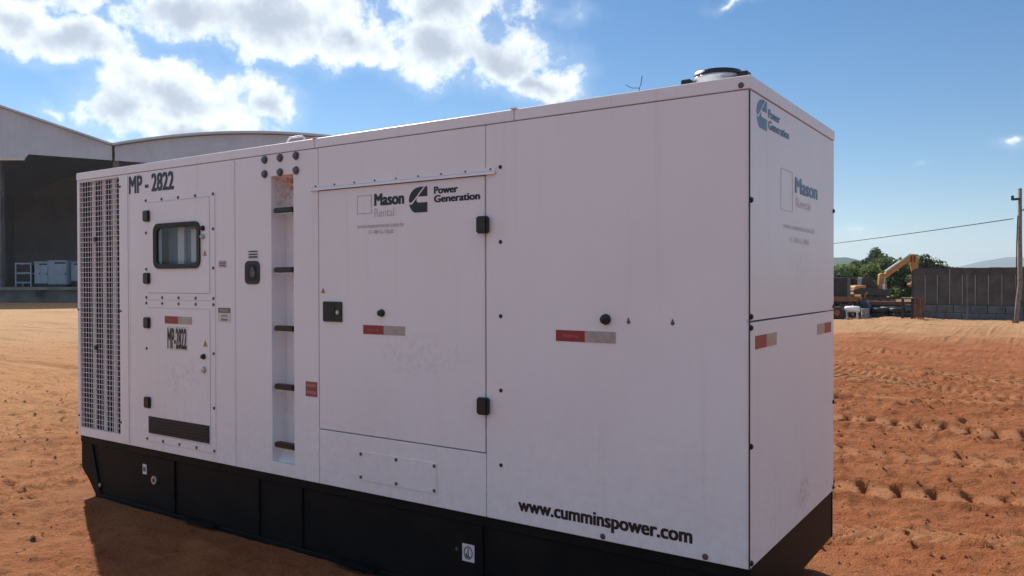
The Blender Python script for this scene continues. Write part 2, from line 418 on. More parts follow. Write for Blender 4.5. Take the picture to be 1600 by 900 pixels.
# loose clods and pebbles on the soil
def clods():
    t = [(0,0,1),(0,0,-.6),(1,0,0),(-1,0,0),(0,1,0),(0,-1,0)]
    f = [(0,2,4),(0,4,3),(0,3,5),(0,5,2),(1,4,2),(1,3,4),(1,5,3),(1,2,5)]
    V = []; Fc = []; pts = []
    for _ in range(11000):
        if random.random() < .55: x, y = random.uniform(-4, 3.5), random.uniform(1.6, 13)
        else: x, y = random.uniform(-13, -2), random.uniform(-2.6, 6)
        if -5.2 < x < .1 and -.05 < y < 1.55: continue
        pts.append((x, y))
    pa = np.array(pts); hz = ground_h(pa[:,0], pa[:,1])
    for (x, y), z in zip(pts, hz):
        s = .005 + .020*random.random()**4; a = random.random()*6.28; n0 = len(V)
        k = [random.uniform(.6, 1.25) for _ in range(6)]
        for j, p in enumerate(t):
            px, py = p[0]*math.cos(a)-p[1]*math.sin(a), p[0]*math.sin(a)+p[1]*math.cos(a)
            V.append((x+px*s*k[j], y+py*s*k[j], z+s*.25+p[2]*s*.7*k[j]))
        Fc += [tuple(n0+i for i in g) for g in f]
    me = bpy.data.meshes.new('soil_clods'); me.from_pydata(V, [], Fc); me.materials.append(M['soil']); return me
tag(link('soil_clods', clods()), 'small loose clods of red soil scattered over the yard', 'soil', kind='stuff')

# ------------------------------------------------------------------ the generator
L, W, ZB, ZT = 5.12, 1.472, .45, 2.372
G = thing('generator_set', (-2.56, .736, 0), 'large white generator in steel canopy on black skid, filling the foreground', 'generator')
TH = .03
def framed(name, mat, parent, x0, x1, z0, z1, hole, y0=0., th=TH, bev=.0025):
    """sheet panel with a rectangular opening"""
    b = MB(); hx0, hx1, hz0, hz1 = hole; bm = b.bm
    rings = {}
    for key, yy in (('f', y0), ('b', y0+th)):
        rings['o'+key] = [bm.verts.new((x, yy, z)) for x, z in ((x0,z0),(x1,z0),(x1,z1),(x0,z1))]
        rings['i'+key] = [bm.verts.new((x, yy, z)) for x, z in ((hx0,hz0),(hx1,hz0),(hx1,hz1),(hx0,hz1))]
    fs = []
    for i in range(4):
        j = (i+1) % 4
        fs.append(bm.faces.new((rings['of'][i], rings['of'][j], rings['if'][j], rings['if'][i])))
        fs.append(bm.faces.new((rings['ob'][j], rings['ob'][i], rings['ib'][i], rings['ib'][j])))
        fs.append(bm.faces.new((rings['ob'][i], rings['ob'][j], rings['of'][j], rings['of'][i])))
        fs.append(bm.faces.new((rings['if'][i], rings['if'][j], rings['ib'][j], rings['ib'][i])))
    bmesh.ops.recalc_face_normals(bm, faces=fs)
    if bev:
        es = [e for e in bm.edges if all(abs(v.co.y-y0) < 1e-6 for v in e.verts) and len([1 for f in e.link_faces if abs(f.normal.y) > .5]) == 1]
        bmesh.ops.bevel(bm, geom=es, offset=bev, segments=1, affect='EDGES')
    return b.build(name, mat, parent)
def slab(name, mat, parent, x0, x1, z0, z1, y0=0., th=TH, bev=.0025):
    return MB().box(x0, x1, y0, y0+th, z0, z1).bevel(bev).build(name, mat, parent)
def rrect(x0, x1, z0, z1, r, n=5):
    pts = []
    for cx, cz, a0 in ((x1-r,z1-r,0),(x0+r,z1-r,90),(x0+r,z0+r,180),(x1-r,z0+r,270)):
        for k in range(n+1):
            a = RAD(a0 + 90*k/n); pts.append((cx+r*math.cos(a), cz+r*math.sin(a)))
    return pts
_fc = {}
def lettering(s, parent, mat, box, face='front', off=.02, out=.0012, name='lettering', th=.0006):
    """text filled into box (a0, a1, z0, z1) on the front (y = 0) or on the end (x = 0)"""
    cu = bpy.data.curves.new('t', 'FONT'); cu.body = s; cu.size = 1; cu.resolution_u = 3
    to = bpy.data.objects.new('t', cu); COL.objects.link(to)
    dg = bpy.context.evaluated_depsgraph_get()
    me = bpy.data.meshes.new_from_object(to.evaluated_get(dg)); bpy.data.objects.remove(to)
    n = len(me.vertices); v = np.empty(n*3, np.float32); me.vertices.foreach_get('co', v); v = v.reshape(-1, 3)
    polys = [tuple(p.vertices) for p in me.polygons]; bpy.data.meshes.remove(me)
    shifts = [(0, 0)] if off <= 0 else [(-off, -off*.5), (off, -off*.5), (-off, off*.5), (off, off*.5), (0, 0)]
    V = []; Fc = []
    for k, (dx, dz) in enumerate(shifts):          # strokes thickened by overprinting
        Fc += [tuple(i + len(V)*0 + k*n for i in p) for p in polys]
        V.append(np.stack([v[:,0]+dx, v[:,1]+dz, np.full(n, out + .00015*k)], -1))
    v = np.concatenate(V); lo, hi = v.min(0), v.max(0); a0, a1, z0, z1 = box
    A = a0 + (v[:,0]-lo[0])/(hi[0]-lo[0])*(a1-a0); Zv = z0 + (v[:,1]-lo[1])/(hi[1]-lo[1])*(z1-z0)
    w = np.stack([A, -v[:,2], Zv] if face == 'front' else [v[:,2], A, Zv], -1)
    me = bpy.data.meshes.new(name); me.from_pydata(w.tolist(), [], Fc); me.materials.append(mat)
    return link(name, me, parent)
_bolt = {}
def bolt(parent, p, r=.009, face='front', name='bolt', h=.006, mat='bolt'):
    key = (r, face, h, mat)
    if key not in _bolt:
        b = MB(); s = -1 if face == 'front' else 1
        b.lathe([(r*1.25, 0), (r*1.25, s*h*.35), (r, s*h*.4), (r*.9, s*h), (r*.35, s*h*1.15)], (0,0,0), 'y' if face == 'front' else 'x', 8, True)
        me = bpy.data.meshes.new(name); b.bm.to_mesh(me); b.bm.free(); me.materials.append(M[mat]); _bolt[key] = me
    return link(name, _bolt[key], parent, p)
def tape(parent, x0, x1, z0, z1, out=.0025, name='reflective_strip'):
    mid = (x0+x1)/2
    t = MB().box(x0, mid, -out, -.0004, z0, z1).build(name, M['red'], parent)
    t['label'] = 'red and silver reflective strip'
    if parent.parent is None or parent.parent.parent is None: pass
    s = MB().box(mid+.0005, x1, -out, -.0004, z0, z1).build(name, M['silver'], parent)
    w = x1-x0
    return t

# skid: recessed web between flanges, with end plates cut away at the bottom
def skid_profile(x0, x1, z0, z1, cut_x=.2, cut_z=.22):
    return [(x0+cut_x, z0), (x1-cut_x, z0), (x1, z0+cut_z), (x1, z1), (x0, z1), (x0, z0+cut_z)]
skid = MB().prism(skid_profile(-L+.004, -.004, -.02, ZB-.006), .034, W-.034).build('skid', M['skid'], G)
for ya, yb in ((.016, .0335), (W-.0335, W-.016)):
    MB().box(-L+.0, 0, ya, yb, ZB-.055, ZB-.002).bevel(.003).build('top_flange', M['skid'], skid)
    MB().box(-L+.20, -.20, ya, yb, -.02, .035).bevel(.003).build('bottom_flange', M['skid'], skid)
    for x0, x1 in ((-L, -4.98), (-4.20, -3.93), (-3.10, -3.05), (-2.70, -2.66), (-1.52, -1.34), (-.14, 0)):
        if x0 == -L: pr = [(x0, .20), (x0+.20, .0355), (x0+.26, .0355), (x0+.14, ZB-.0555), (x0, ZB-.0555)]
        elif x1 == 0: pr = [(0, .20), (-.20, .0355), (-.26, .0355), (-.14, ZB-.0555), (0, ZB-.0555)]
        else: pr = [(x0, .0355), (x1, .0355), (x1, ZB-.0555), (x0, ZB-.0555)]
        MB().prism(pr, ya+.006, yb).bevel(.003).build('stiffener_plate', M['skid'], skid)
for x in (-3.6, -2.2):
    for y0, y1 in ((-.03, .016), (W-.016, W+.03)):
        MB().box(x-.16, x+.16, y0, y1, .03, .045).build('foot_plate', M['skid'], skid)
lug = MB().lathe([(.014, .0), (.030, 0), (.030, -.012), (.014, -.012), (.014, 0)], (-4.154, .0215, .235), 'y', 16).build('lifting_eye', M['steel'], skid)
pl = MB().box(-4.315, -4.27, -.0+.028, .0335, .255, .325).build('rating_plate', M['sticker'], skid)
MB().box(-4.308, -4.277, .0268, .0276, .275, .305).build('rating_print', M['brownlab'], pl)
dc = MB().box(-1.467, -1.391, .0205, .0217, .199, .287).build('lifting_sticker', M['sticker'], skid)
bb = MB()
for k in range(16):     # ring and hook symbol
    a, c = 2*math.pi*k/16, 2*math.pi*(k+1)/16
    bb.prism([(-1.429+.028*math.cos(a), .243+.033*math.sin(a)), (-1.429+.028*math.cos(c), .243+.033*math.sin(c)), (-1.429+.023*math.cos(c), .243+.028*math.sin(c)), (-1.429+.023*math.cos(a), .243+.028*math.sin(a))], .0196, .0202)
bb.box(-1.432, -1.426, .0196, .0202, .225, .268).box(-1.440, -1.418, .0195, .0201, .220, .227).box(-1.444, -1.437, .0194, .0200, .224, .240)
bb.build('hook_symbol', M['vinyl'], dc)
bolt(skid, (-4.86, .019, .10), .012, mat='steel'); bolt(skid, (-1.50, .021, .25), .008)

# roof in three lengths, with a turned-down edge
roofs = []
for x0, x1 in ((-L-.006, -2.516), (-2.512, -1.134), (-1.130, .003)):
    b = MB().box(x0, x1, -.001, W+.001, ZT+.004, 2.430)
    bm = b.bm
    b.bevel(.0022)
    roofs.append(b.build('roof_panel', M['white'], G))
for x, rf in ((-2.514, roofs[0]), (-1.132, roofs[1])):
    MB().box(x-.018, x+.018, -.007, W+.007, 2.4305, 2.4365).build('roof_joint_strip', M['white'], rf)
bolt(roofs[2], (-.035, -.001, 2.392), .010)
# dark posts behind the panel joints
for x in (-4.411, -3.236, -2.484, -1.300, -.04):
    MB().box(x-.03, x+.03, TH+.001, TH+.04, ZB, ZT).build('inner_post', M['dark'], G)
MB().box(-L+.03, -.03, W-.06, W-.004, ZB, ZT).build('back_panel', M['white'], G)
MB().box(-L+.001, -L+.03, .032, W-.062, ZB, ZT).build('left_end_panel', M['white'], G)
MB().box(-L+.032, -.04, .04, W-.064, ZB+.002, ZB+.02).build('floor_plate', M['dark'], G)
MB().box(-4.40, -4.38, .08, W-.07, ZB+.022, ZT-.002).build('bulkhead', M['dark'], G)
MB().box(-3.30, -3.28, .08, W-.07, ZB+.022, ZT-.002).build('bulkhead', M['dark'], G)

# --- louvre bay with wire mesh
p1 = framed('grille_frame', M['white'], G, -L, -4.413, ZB, ZT, (-5.086, -4.547, .512, 2.360))
w = MB()
for i in range(16):
    x = -5.083 + (.533/15)*i; w.box(x-.0019, x+.0019, .004, .0082, .509, 2.363)
for j in range(50):
    z = .516 + (1.84/49)*j; w.box(-5.089, -4.544, -.0002, .0039, z-.0021, z+.0021)
tag(w.build('mesh_grille', M['wire'], G), kind='stuff')
for x0, x1, y0 in ((-4.949, -4.911, .020), (-4.805, -4.768, .020), (-4.669, -4.629, .020)):
    MB().box(x0, x1, y0, y0+.015, .49, 2.37).bevel(.003).build('louvre_bar', M['white'], G)
MB().box(-5.0885, -5.0875+.003, .0305, .14, .48, 2.371).box(-4.546, -4.54, .0305, .14, .48, 2.371).build('added_dark_lining', M['dark'], G)  # dark sheets added inside the bay to deepen the shade behind the mesh
core = MB().box(-5.088, -4.43, .141, .18, .48, 2.371).build('radiator_core', M['dark'], G)
for j in range(12):
    z = .56 + .15*j; MB().box(-5.08, -4.55, .134, .1405, z, z+.008).build('core_tube', M['bolt'], core)
for z in (1.923, 1.124):
    la = MB().box(-4.872, -4.838, -.012, .003, z-.016, z+.016).bevel(.004).build('grille_latch', M['black'], G)
for x, z in ((-4.53, 2.29), (-4.53, 1.40), (-4.535, .60), (-5.108, 1.40), (-5.108, .6)): bolt(p1, (x, 0, z), .007)
sm = MB().box(-4.435, -4.428, -.0006, .001, ZB+.01, ZT-.01).build('pressed_edge', M['silver'], p1)

# --- hatch bay
p2 = framed('hatch_panel', M['white'], G, -4.410, -3.2385, ZB, ZT, (-4.07, -3.60, 1.715, 1.985))
lettering('MP - 2822', p2, M['vinyl'], (-4.421+.004, -3.877, 2.228, 2.354), off=.04)
def hatch(z0, z1, dz0, dz1, rows, hinges, window=None):
    x0, x1 = -4.212, -3.436
    fr_hole = (-4.181, -3.484, dz0-.004, dz1+.004)
    fr = framed('hatch_frame', M['white'], G, x0, x1, z0, z1, fr_hole, -.006, .0055, .0015)
    for z in rows:
        for i in range(5): bolt(fr, (-4.198 + i*.1875, -.006, z), .0085)
    for z in (z0 + (z1-z0)*.30, z0 + (z1-z0)*.66):
        bolt(fr, (-4.198, -.006, z), .0085); bolt(fr, (-3.448, -.006, z), .0085)
    if window:
        d = framed('hatch_door', M['white'], G, -4.178, -3.487, dz0, dz1, window, -.010, .009, .0015)
    else:
        d = slab('hatch_door', M['hatch'], G, -4.178, -3.487, dz0, dz1, -.010, .009, .0015)
    for z in hinges:
        h = MB().box(-4.208, -4.143, -.030, -.0065, z-.038, z+.038).bevel(.006, 2).build('hinge', M['black'], d)
    return fr, d
wx0, wx1, wz0, wz1 = -4.062, -3.606, 1.722, 1.978
f1, d1 = hatch(1.487, 2.185, 1.535, 2.152, (1.502, 2.170), (2.062, 1.633), (wx0, wx1, wz0, wz1))
f2, d2 = hatch(.508, 1.478, .56, 1.428, (1.462, .524), (1.327, .777))
# window: rounded rubber gasket, glass, control panel behind
b = MB(); o_ = rrect(-4.092, -3.575, 1.697, 2.004, .055, 6); i_ = rrect(-4.058, -3.610, 1.728, 1.972, .035, 6)
bm = b.bm; ring = [[bm.verts.new((p[0], y, p[1])) for p in pp] for pp, y in ((o_, -.0105), (o_, -.022), (i_, -.018), (i_, -.002))]
fs = []
for a, c in zip(ring, ring[1:]):
    for k in range(len(a)): fs.append(bm.faces.new((a[k], a[(k+1) % len(a)], c[(k+1) % len(a)], c[k])))
bmesh.ops.recalc_face_normals(bm, faces=fs)
gk = b.build('window_gasket', M['rubber'], d1)
MB().prism(rrect(-4.059, -3.609, 1.727, 1.973, .036, 6), -.008, -.004).build('window_glass', M['glass'], d1)
cab = MB().box(-4.06, -3.50, .075, .45, 1.5, 2.2).build('control_cabinet', M['greypanel'], G)
MB().box(-3.78, -3.64, .060, .0745, 1.74, 1.96).build('control_screen_frame', M['sticker'], cab)
MB().box(-3.72, -3.655, .055, .0595, 1.78, 1.87).build('control_display', M['greyvinyl'], cab)
MB().box(-3.93, -3.86, .060, .0745, 1.60, 2.1).build('cable_duct', M['sticker'], cab)
for (x, z) in ((-3.545, 1.955), (-3.545, 1.90)): bolt(d1, (x, -.010, z), .014, h=.02, mat='black' if z > 1.93 else 'steel')
def warning(parent, x, z, s, y=-.0102, face='front'):
    t = MB().prism([(x-s/2, z-s*.42), (x+s/2, z-s*.42), (x, z+s*.45)], y-.0012, y-.0002).build('warning_triangle', M['ochre'], parent)
    MB().prism([(x-s*.05, z-s*.22), (x+s*.05, z-s*.22), (x+s*.06, z+s*.16), (x-s*.06, z+s*.16)], y-.0018, y-.0013).build('warning_mark', M['vinyl'], parent)
warning(d1, -3.53, 1.795, .045)
# lower hatch: number, tape, locks and air slot
plate = MB().box(-3.952, -3.722, -.0112, -.0101, 1.150, 1.312).build('number_sticker', M['sticker'], d2)
lettering('MP-2822', d2, M['vinyl'], (-3.945, -3.729, 1.160, 1.300), off=.04, out=.0119)
for a, c, mt in ((-3.974, -3.822, 'red'), (-3.8215, -3.673, 'silver')):
    MB().box(a, c, -.0125, -.0102, 1.328, 1.378).build('reflective_strip', M[mt], d2)
lettering('RENTAL', d2, M['redprint'], (-3.945, -3.855, 1.347, 1.360), off=.0, out=.0132)
warning(d2, -3.53, 1.21, .05)
bolt(d2, (-3.545, -.010, 1.125), .015, h=.02, mat='black'); bolt(d2, (-3.545, -.010, 1.04), .018, h=.014, mat='steel')
slot = MB().box(-4.172, -3.492, -.0135, -.0105, .567, .682).build('air_slot', M['dark'], d2)
for j in range(5): MB().box(-4.165, -3.499, -.0175, -.0138, .576+.0215*j, .584+.0215*j).build('slot_louvre', M['black'], slot)
a_ = MB().box(-3.409, -3.281, -.002, -.0004, 1.352, 1.446).build('danger_sticker', M['sticker'], p2)
MB().box(-3.405, -3.285, -.0027, -.0021, 1.412, 1.442).build('sticker_header', M['brownlab'], p2)
lettering('PERIGO', p2, M['sticker'], (-3.39, -3.30, 1.419, 1.435), off=.004, out=.0032)
lettering('ALTA', p2, M['vinyl'], (-3.375, -3.315, 1.385, 1.400), off=.004, out=.0026); lettering('TENSAO', p2, M['vinyl'], (-3.38, -3.31, 1.361, 1.376), off=.004, out=.0026)
MB().box(-3.400, -3.322, -.002, -.0004, 1.699, 1.743).build('small_sticker', M['greyvinyl'], p2)
MB().box(-3.393, -3.329, -.0027, -.0021, 1.724, 1.731).box(-3.393, -3.329, -.0027, -.0021, 1.709, 1.716).build('sticker_print', M['maroon'], p2)
MB().box(-3.252, -3.244, -.0015, .0, ZB+.006, ZT-.006).build('pressed_edge', M['white'], p2)

# --- ladder bay
lx0, lx1, lz0, lz1 = -2.893, -2.696, .525, 2.240
p3 = framed('ladder_panel', M['white'], G, -3.2345, -2.4865, ZB, ZT, (lx0, lx1, lz0, lz1))
b = MB(); b.box(lx0-.012, lx1+.012, .115, .130, lz0-.02, lz1+.02)
b.box(lx0-.012, lx0-.001, .0305, .1149, lz0-.02, lz1+.02).box(lx1+.001, lx1+.012, .0305, .1149, lz0-.02, lz1+.02)
b.prism([(.0305, lz0-.001), (.1149, lz0+.08), (.1149, lz0-.02), (.0305, lz0-.02)], lx0-.0009, lx1+.0009, 'x')
b.prism([(.0305, lz1+.001), (.1149, lz1-.06), (.1149, lz1+.02), (.0305, lz1+.02)], lx0-.0009, lx1+.0009, 'x')
rc = b.build('ladder_recess', M['recess'], G)
for z in (2.034, 1.679, 1.330, .980, .631):
    r_ = MB().box(lx0+.024, lx1-.002, -.006, .040, z-.016, z+.016).bevel(.006, 2).build('ladder_rung', M['black'], G)
    MB().box(lx0+.030, lx1-.006, .004, .030, z-.0215, z-.0165).build('rung_lip', M['steel'], r_)
for z in (2.345, 2.259):
    for x in (-2.947, -2.807, -2.667): bolt(p3, (x, 0, z), .020, h=.016, name='large_bolt')
hd = MB().prism(rrect(-3.134, -2.999, 1.594, 1.736, .032, 5), -.008, -.0005).build('door_latch', M['black'], G)
MB().prism(rrect(-3.108, -3.025, 1.615, 1.715, .02, 4), -.0095, -.0082).build('latch_dish', M['dark'], hd)
MB().prism([(-3.075, 1.640), (-3.035, 1.632), (-3.028, 1.665), (-3.05, 1.702), (-3.072, 1.690)], -.016, -.0097).bevel(.003).build('latch_lever', M['bolt'], hd)
MB().box(-3.108, -3.011, -.002, -.0004, 1.747, 1.803).build('latch_sticker', M['sticker'], p3)
MB().box(-3.10, -3.02, -.0027, -.0021, 1.790, 1.797).box(-3.10, -3.02, -.0027, -.0021, 1.772, 1.780).box(-3.10, -3.02, -.0027, -.0021, 1.755, 1.765).build('sticker_print', M['vinyl'], p3)
rs = MB().box(-2.594, -2.498, -.002, -.0004, .944, 1.030).build('hot_surface_sticker', M['maroon'], p3)
MB().box(-2.588, -2.504, -.0027, -.0021, 1.000, 1.016).box(-2.588, -2.504, -.0027, -.0021, .960, .976).build('sticker_print', M['redprint'], p3)

# --- door bay
slab('header_panel', M['white'], G, -2.4825, -1.3025, 2.132, ZT)
door = slab('service_door', M['door'], G, -2.4805, -1.3075, .7665, 2.1265)
sill = slab('sill_panel', M['white'], G, -2.4825, -1.3025, ZB, .7605)
gut = MB().prism([(-.001, 2.146), (-.013, 2.139), (-.015, 2.129), (-.012, 2.128), (-.010, 2.135), (-.001, 2.141)], -2.538, -1.238, 'x').build('rain_gutter', M['white'], G)
gl = MB().box(-2.538, -1.238, -.0035, -.0005, 2.1465, 2.163).build('gutter_flange', M['white'], gut)
for i in range(9): bolt(gut, (-2.5 + i*.154, -.0035, 2.155), .004)
for z in (1.885, .998):
    h = MB().box(-1.339, -1.274, -.034, -.0005, z-.042, z+.042).bevel(.007, 2).build('hinge', M['black'], door)
h = MB().prism(rrect(-2.441, -2.292, 1.382, 1.496, .008, 2), -.008, -.0005).build('door_handle', M['black'], door)
MB().prism(rrect(-2.428, -2.345, 1.392, 1.486, .006, 2), -.0095, -.0082).build('handle_dish', M['dark'], door)
MB().lathe([(.012, 0), (.012, -.008), (.004, -.009)], (-2.318, -.0082, 1.435), 'y', 12, True).build('key_lock', M['steel'], door)
bolt(door, (-1.991, 0, 1.439), .017, h=.026, mat='black', name='door_stop')
MB().box(-2.130, -1.9785, -.0025, -.0004, 1.322, 1.371).build('reflective_strip', M['red'], door)
MB().box(-1.978, -1.827, -.0025, -.0004, 1.322, 1.371).build('reflective_strip', M['silver'], door)
lettering('RENTAL', door, M['redprint'], (-2.095, -2.01, 1.340, 1.352), off=0., out=.0032)
warning(door, -2.446, 1.558, .036, -.0002)
lettering('Mason', door, M['vinyl'], (-2.045, -1.829, 2.017, 2.083), off=.05)
lettering('Rental', door, M['greyvinyl'], (-2.043, -1.901, 1.958, 2.003), off=.0)
lettering('www.masonrental.com.br', door, M['greyvinyl'], (-2.175, -1.829, 1.900, 1.924), off=.004)
lettering('11 4815-1860', door, M['greyvinyl'], (-2.088, -1.906, 1.866, 1.888), off=.004)
def outline_square(parent, a0, a1, z0, z1, t, mat, face='front'):
    b = MB()
    for (p, q_, r, s_) in ((a0, a1, z1-t, z1), (a0, a1, z0, z0+t), (a0, a0+t*.8, z0+t, z1-t), (a1-t*1.6, a1, z0+t, z1-t)):
        b.box(p, q_, -.0014, -.0004, r, s_) if face == 'front' else b.box(.0004, .0014, p, q_, r, s_)
    b.build('outline_mark', mat, parent)
outline_square(door, -2.174, -2.063, 1.978, 2.080, .004, M['greyvinyl'])
EMBLEM = [[(.0,.47),(.015,.60),(.06,.71),(.14,.81),(.26,.91),(.42,.97),(.60,1.0),(.82,1.0),(.62,.83),(.42,.64),(.20,.45),(.13,.41),(.06,.40)],
          [(.50,.63),(.72,.83),(.90,1.0),(1.0,1.0),(1.0,.62),(.62,.62)],
          [(.02,.36),(.05,.25),(.12,.14),(.21,.05),(.33,0),(1.0,0),(1.0,.385),(.56,.385),(.47,.40),(.42,.45),(.41,.52),(.43,.57),(.30,.44),(.19,.34),(.10,.31)]]
def emblem(parent, a0, a1, z0, z1, mat, face='front'):
    b = MB()
    for poly in EMBLEM:
        pts = [(a0+p[0]*(a1-a0), z0+p[1]*(z1-z0)) for p in poly]
        if face == 'front': b.prism(pts, -.0014, -.0005, 'y')
        else: b.prism(pts, .0005, .0014, 'x')
    b.build('emblem', mat, parent)
emblem(door, -1.797, -1.671, 1.967, 2.100, M['vinyl'])
lettering('Power', door, M['vinyl'], (-1.627, -1.470, 2.056, 2.094), off=.05)
lettering('Generation', door, M['vinyl'], (-1.627, -1.333, 2.012, 2.050), off=.05)
cv = MB().box(-2.163, -1.610, -.004, -.0004, .516, .676).bevel(.001).build('access_cover', M['white'], G)
for x in (-2.150, -1.890, -1.628):
    for z in (.533, .660): bolt(cv, (x, -.004, z), .008)

# --- plain end bay
p5 = slab('side_panel', M['white'], G, -1.2985, -.0115, ZB, ZT)
for z in (2.161, 1.799, 1.440, 1.080, .717): bolt(p5, (-1.212, 0, z), .008, mat='black')
bolt(p5, (-.641, 0, 1.439), .020, h=.030, mat='black', name='panel_stop')
for x in (-.532, -.327):
    bolt(p5, (x, 0, 1.430), .007, h=.006); MB().prism([(x-.006, 1.434), (x+.006, 1.434), (x, 1.450)], -.004, -.0004).build('clip', M['bolt'], p5)
MB().box(-.900, -.748, -.0025, -.0004, 1.333, 1.384).build('reflective_strip', M['red'], p5)
MB().box(-.7475, -.594, -.0025, -.0004, 1.333, 1.384).build('reflective_strip', M['silver'], p5)
lettering('RENTAL', p5, M['redprint'], (-.86, -.775, 1.352, 1.364), off=0., out=.0032)
lettering('www.cumminspower.com', p5, M['vinyl'], (-1.112, -.239, .492, .572), off=.042)
for x in (-.659, -.184): bolt(p5, (x, 0, .469), .011, mat='bolt')

# --- right end
def endslab(name, y0, y1, z0, z1): return MB().box(-TH, 0, y0, y1, z0, z1).bevel(.0025).build(name, M['end'], G)
e1 = endslab('upper_end_panel', .002, W-.002, 1.4475, ZT); e2 = endslab('lower_end_panel', .002, W-.002, ZB, 1.4405)
MB().box(-.0118, -.0318, .0045, .0305, ZB, ZT).build('corner_gap', M['black'], G)
MB().box(-.004, .0006, -.0005, .0065, ZB+.004, ZT-.002).build('corner_seal', M['black'], e1)
def endtext(s, y0, y1, z0, z1, mat, off): lettering(s, e1, M[mat], (y0, y1, z0, z1), 'end', off)
emblem(e1, .087, .227, 2.240, 2.374-.012, M['bluevinyl'], 'end')
endtext('Power', .247, .42, 2.300, 2.338, 'bluevinyl', .04); endtext('Generation', .247, .565, 2.252, 2.290, 'bluevinyl', .04)
endtext('Mason', .671, 1.098, 2.020, 2.096, 'bluevinyl', .04); endtext('Rental', .69, .96, 1.955, 2.000, 'palevinyl', .0)
outline_square(e1, .437, .630, 1.925, 2.112, .004, M['palevinyl'], 'end')
endtext('www.masonrental.com.br', .479, 1.05, 1.845, 1.872, 'palevinyl', .0); endtext('11 4815-1860', .584, .932, 1.785, 1.812, 'palevinyl', .0)
for a, c, mt in ((.071, .2195, 'red'), (.220, .370, 'silver'), (1.102, 1.2495, 'silver'), (1.250, 1.400, 'red')):
    MB().box(.0004, .0025, a, c, 1.330, 1.384).build('reflective_strip', M[mt], e2)
for y, z, pp in ((.016, 1.933, e1), (.016, 1.465, e1), (.016, 1.420, e2), (.016, .943, e2), (.02, .472, e2), (1.455, 1.989, e1), (1.455, 1.465, e1), (1.455, .941, e2), (1.455, .470, e2)):
    bolt(pp, (.0, y, z), .010, 'end', h=.008, mat='black')

# --- on the roof
ex = MB().lathe([(.108, 0), (.108, .185), (.117, .186), (.117, .200), (.102, .200), (.097, .05), (.0, .05)], (-.40, .75, 2.431), 'z', 28).build('exhaust_stack', M['steel'], G, True)
MB().lathe([(.1185, 0), (.1185, .020), (.100, .020), (.100, 0), (.1185, 0)], (-.40, .75, 2.632), 'z', 28).build('stack_rim', M['black'], ex, True)
for x in (-.56, -.265): MB().box(x-.025, x+.025, .72, .78, 2.431, 2.640).bevel(.004).build('stack_bracket', M['black'], ex)
tw = MB().tube([(-.62, .30, 2.43), (-.62, .30, 2.52), (-.612, .30, 2.535), (-.605, .30, 2.575)], .0022, 5).tube([(-.62, .30, 2.52), (-.66, .30, 2.526), (-.69, .30, 2.545)], .0018, 5)
tw.build('bent_tie_wire', M['bolt'], G)
MB().tube([(-2.86, .10, 2.43), (-2.86, .10, 2.468), (-2.84, .10, 2.482), (-2.73, .10, 2.482), (-2.71, .10, 2.468), (-2.71, .10, 2.43)], .006, 8).build('grab_handle', M['wire'], G, True)

# ------------------------------------------------------------------ background materials
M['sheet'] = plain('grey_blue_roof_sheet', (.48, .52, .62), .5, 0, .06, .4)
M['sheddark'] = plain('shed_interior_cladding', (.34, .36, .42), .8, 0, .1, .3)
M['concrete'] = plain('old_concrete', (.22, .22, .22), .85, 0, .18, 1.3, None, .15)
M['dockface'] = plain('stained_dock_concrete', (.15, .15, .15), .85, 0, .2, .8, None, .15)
M['cream'] = plain('cream_flashing', (.70, .60, .50), .6)
M['paleblue'] = plain('pale_blue_white_paint', (.38, .46, .56), .45, 0, .08, 2)
M['fencesheet'] = plain('dark_brown_fence_sheet', (.085, .080, .076), .7, 0, .2, 2.5)
M['fencetop'] = plain('dark_maroon_flashing', (.075, .062, .066), .7, 0, .2, 2.5)
M['batten'] = plain('pale_grey_batten', (.26, .26, .26), .7, 0, .15, 8)
M['block'] = plain('blue_grey_block', (.12, .135, .15), .85, 0, .2, 3, None, .1)
M['timber'] = plain('weathered_timber', (.26, .22, .20), .85, 0, .25, 9, None, .2)
M['yellow'] = plain('worn_excavator_yellow', (.46, .22, .045), .5, 0, .2, 2.5, (.30, .13, .035))
M['rust'] = plain('rust', (.27, .105, .055), .85, 0, .25, 7, (.14, .06, .035), .2)
M['machine'] = plain('grimy_dark_steel', (.045, .042, .042), .6, .2, .25, 6)
M['navy'] = plain('navy_paint', (.03, .04, .10), .5, 0, .2, 4)
M['brightwhite'] = plain('glossy_white_paint', (.80, .80, .80), .3, 0, .05, 4)
M['bark'] = plain('bark', (.10, .075, .055), .9, 0, .25, 5, None, .3)
def leafmat(name, c1, c2, scale=.9):
    mt, nt, b = newmat(name); pos = coords(nt); b.inputs['Roughness'].default_value = .6
    n = tnoise(nt, scale, 4, .65, pos)
    nt.links.new(mixcol(nt, mrange(nt, n.outputs['Fac'], .36, .66), c1, c2), b.inputs['Base Color'])
    if scale > .5:      # thin leaves let some sun through
        tl = N(nt, 'ShaderNodeBsdfTranslucent'); mx = N(nt, 'ShaderNodeMixShader'); mx.inputs[0].default_value = .45
        nt.links.new(mixcol(nt, mrange(nt, n.outputs['Fac'], .36, .66), tuple(1.5*c for c in c1), tuple(1.5*c for c in c2)), tl.inputs['Color'])
        nt.links.new(b.outputs[0], mx.inputs[1]); nt.links.new(tl.outputs[0], mx.inputs[2]); nt.links.new(mx.outputs[0], nt.nodes['Material Output'].inputs['Surface'])
    return mt
M['leaf'] = leafmat('leaf_green', (.055, .095, .022), (.13, .17, .045))
M['leafdark'] = leafmat('leaf_dark_green', (.025, .048, .018), (.06, .085, .028))
M['grass'] = leafmat('grass_slope', (.14, .17, .05), (.20, .21, .075), .2)
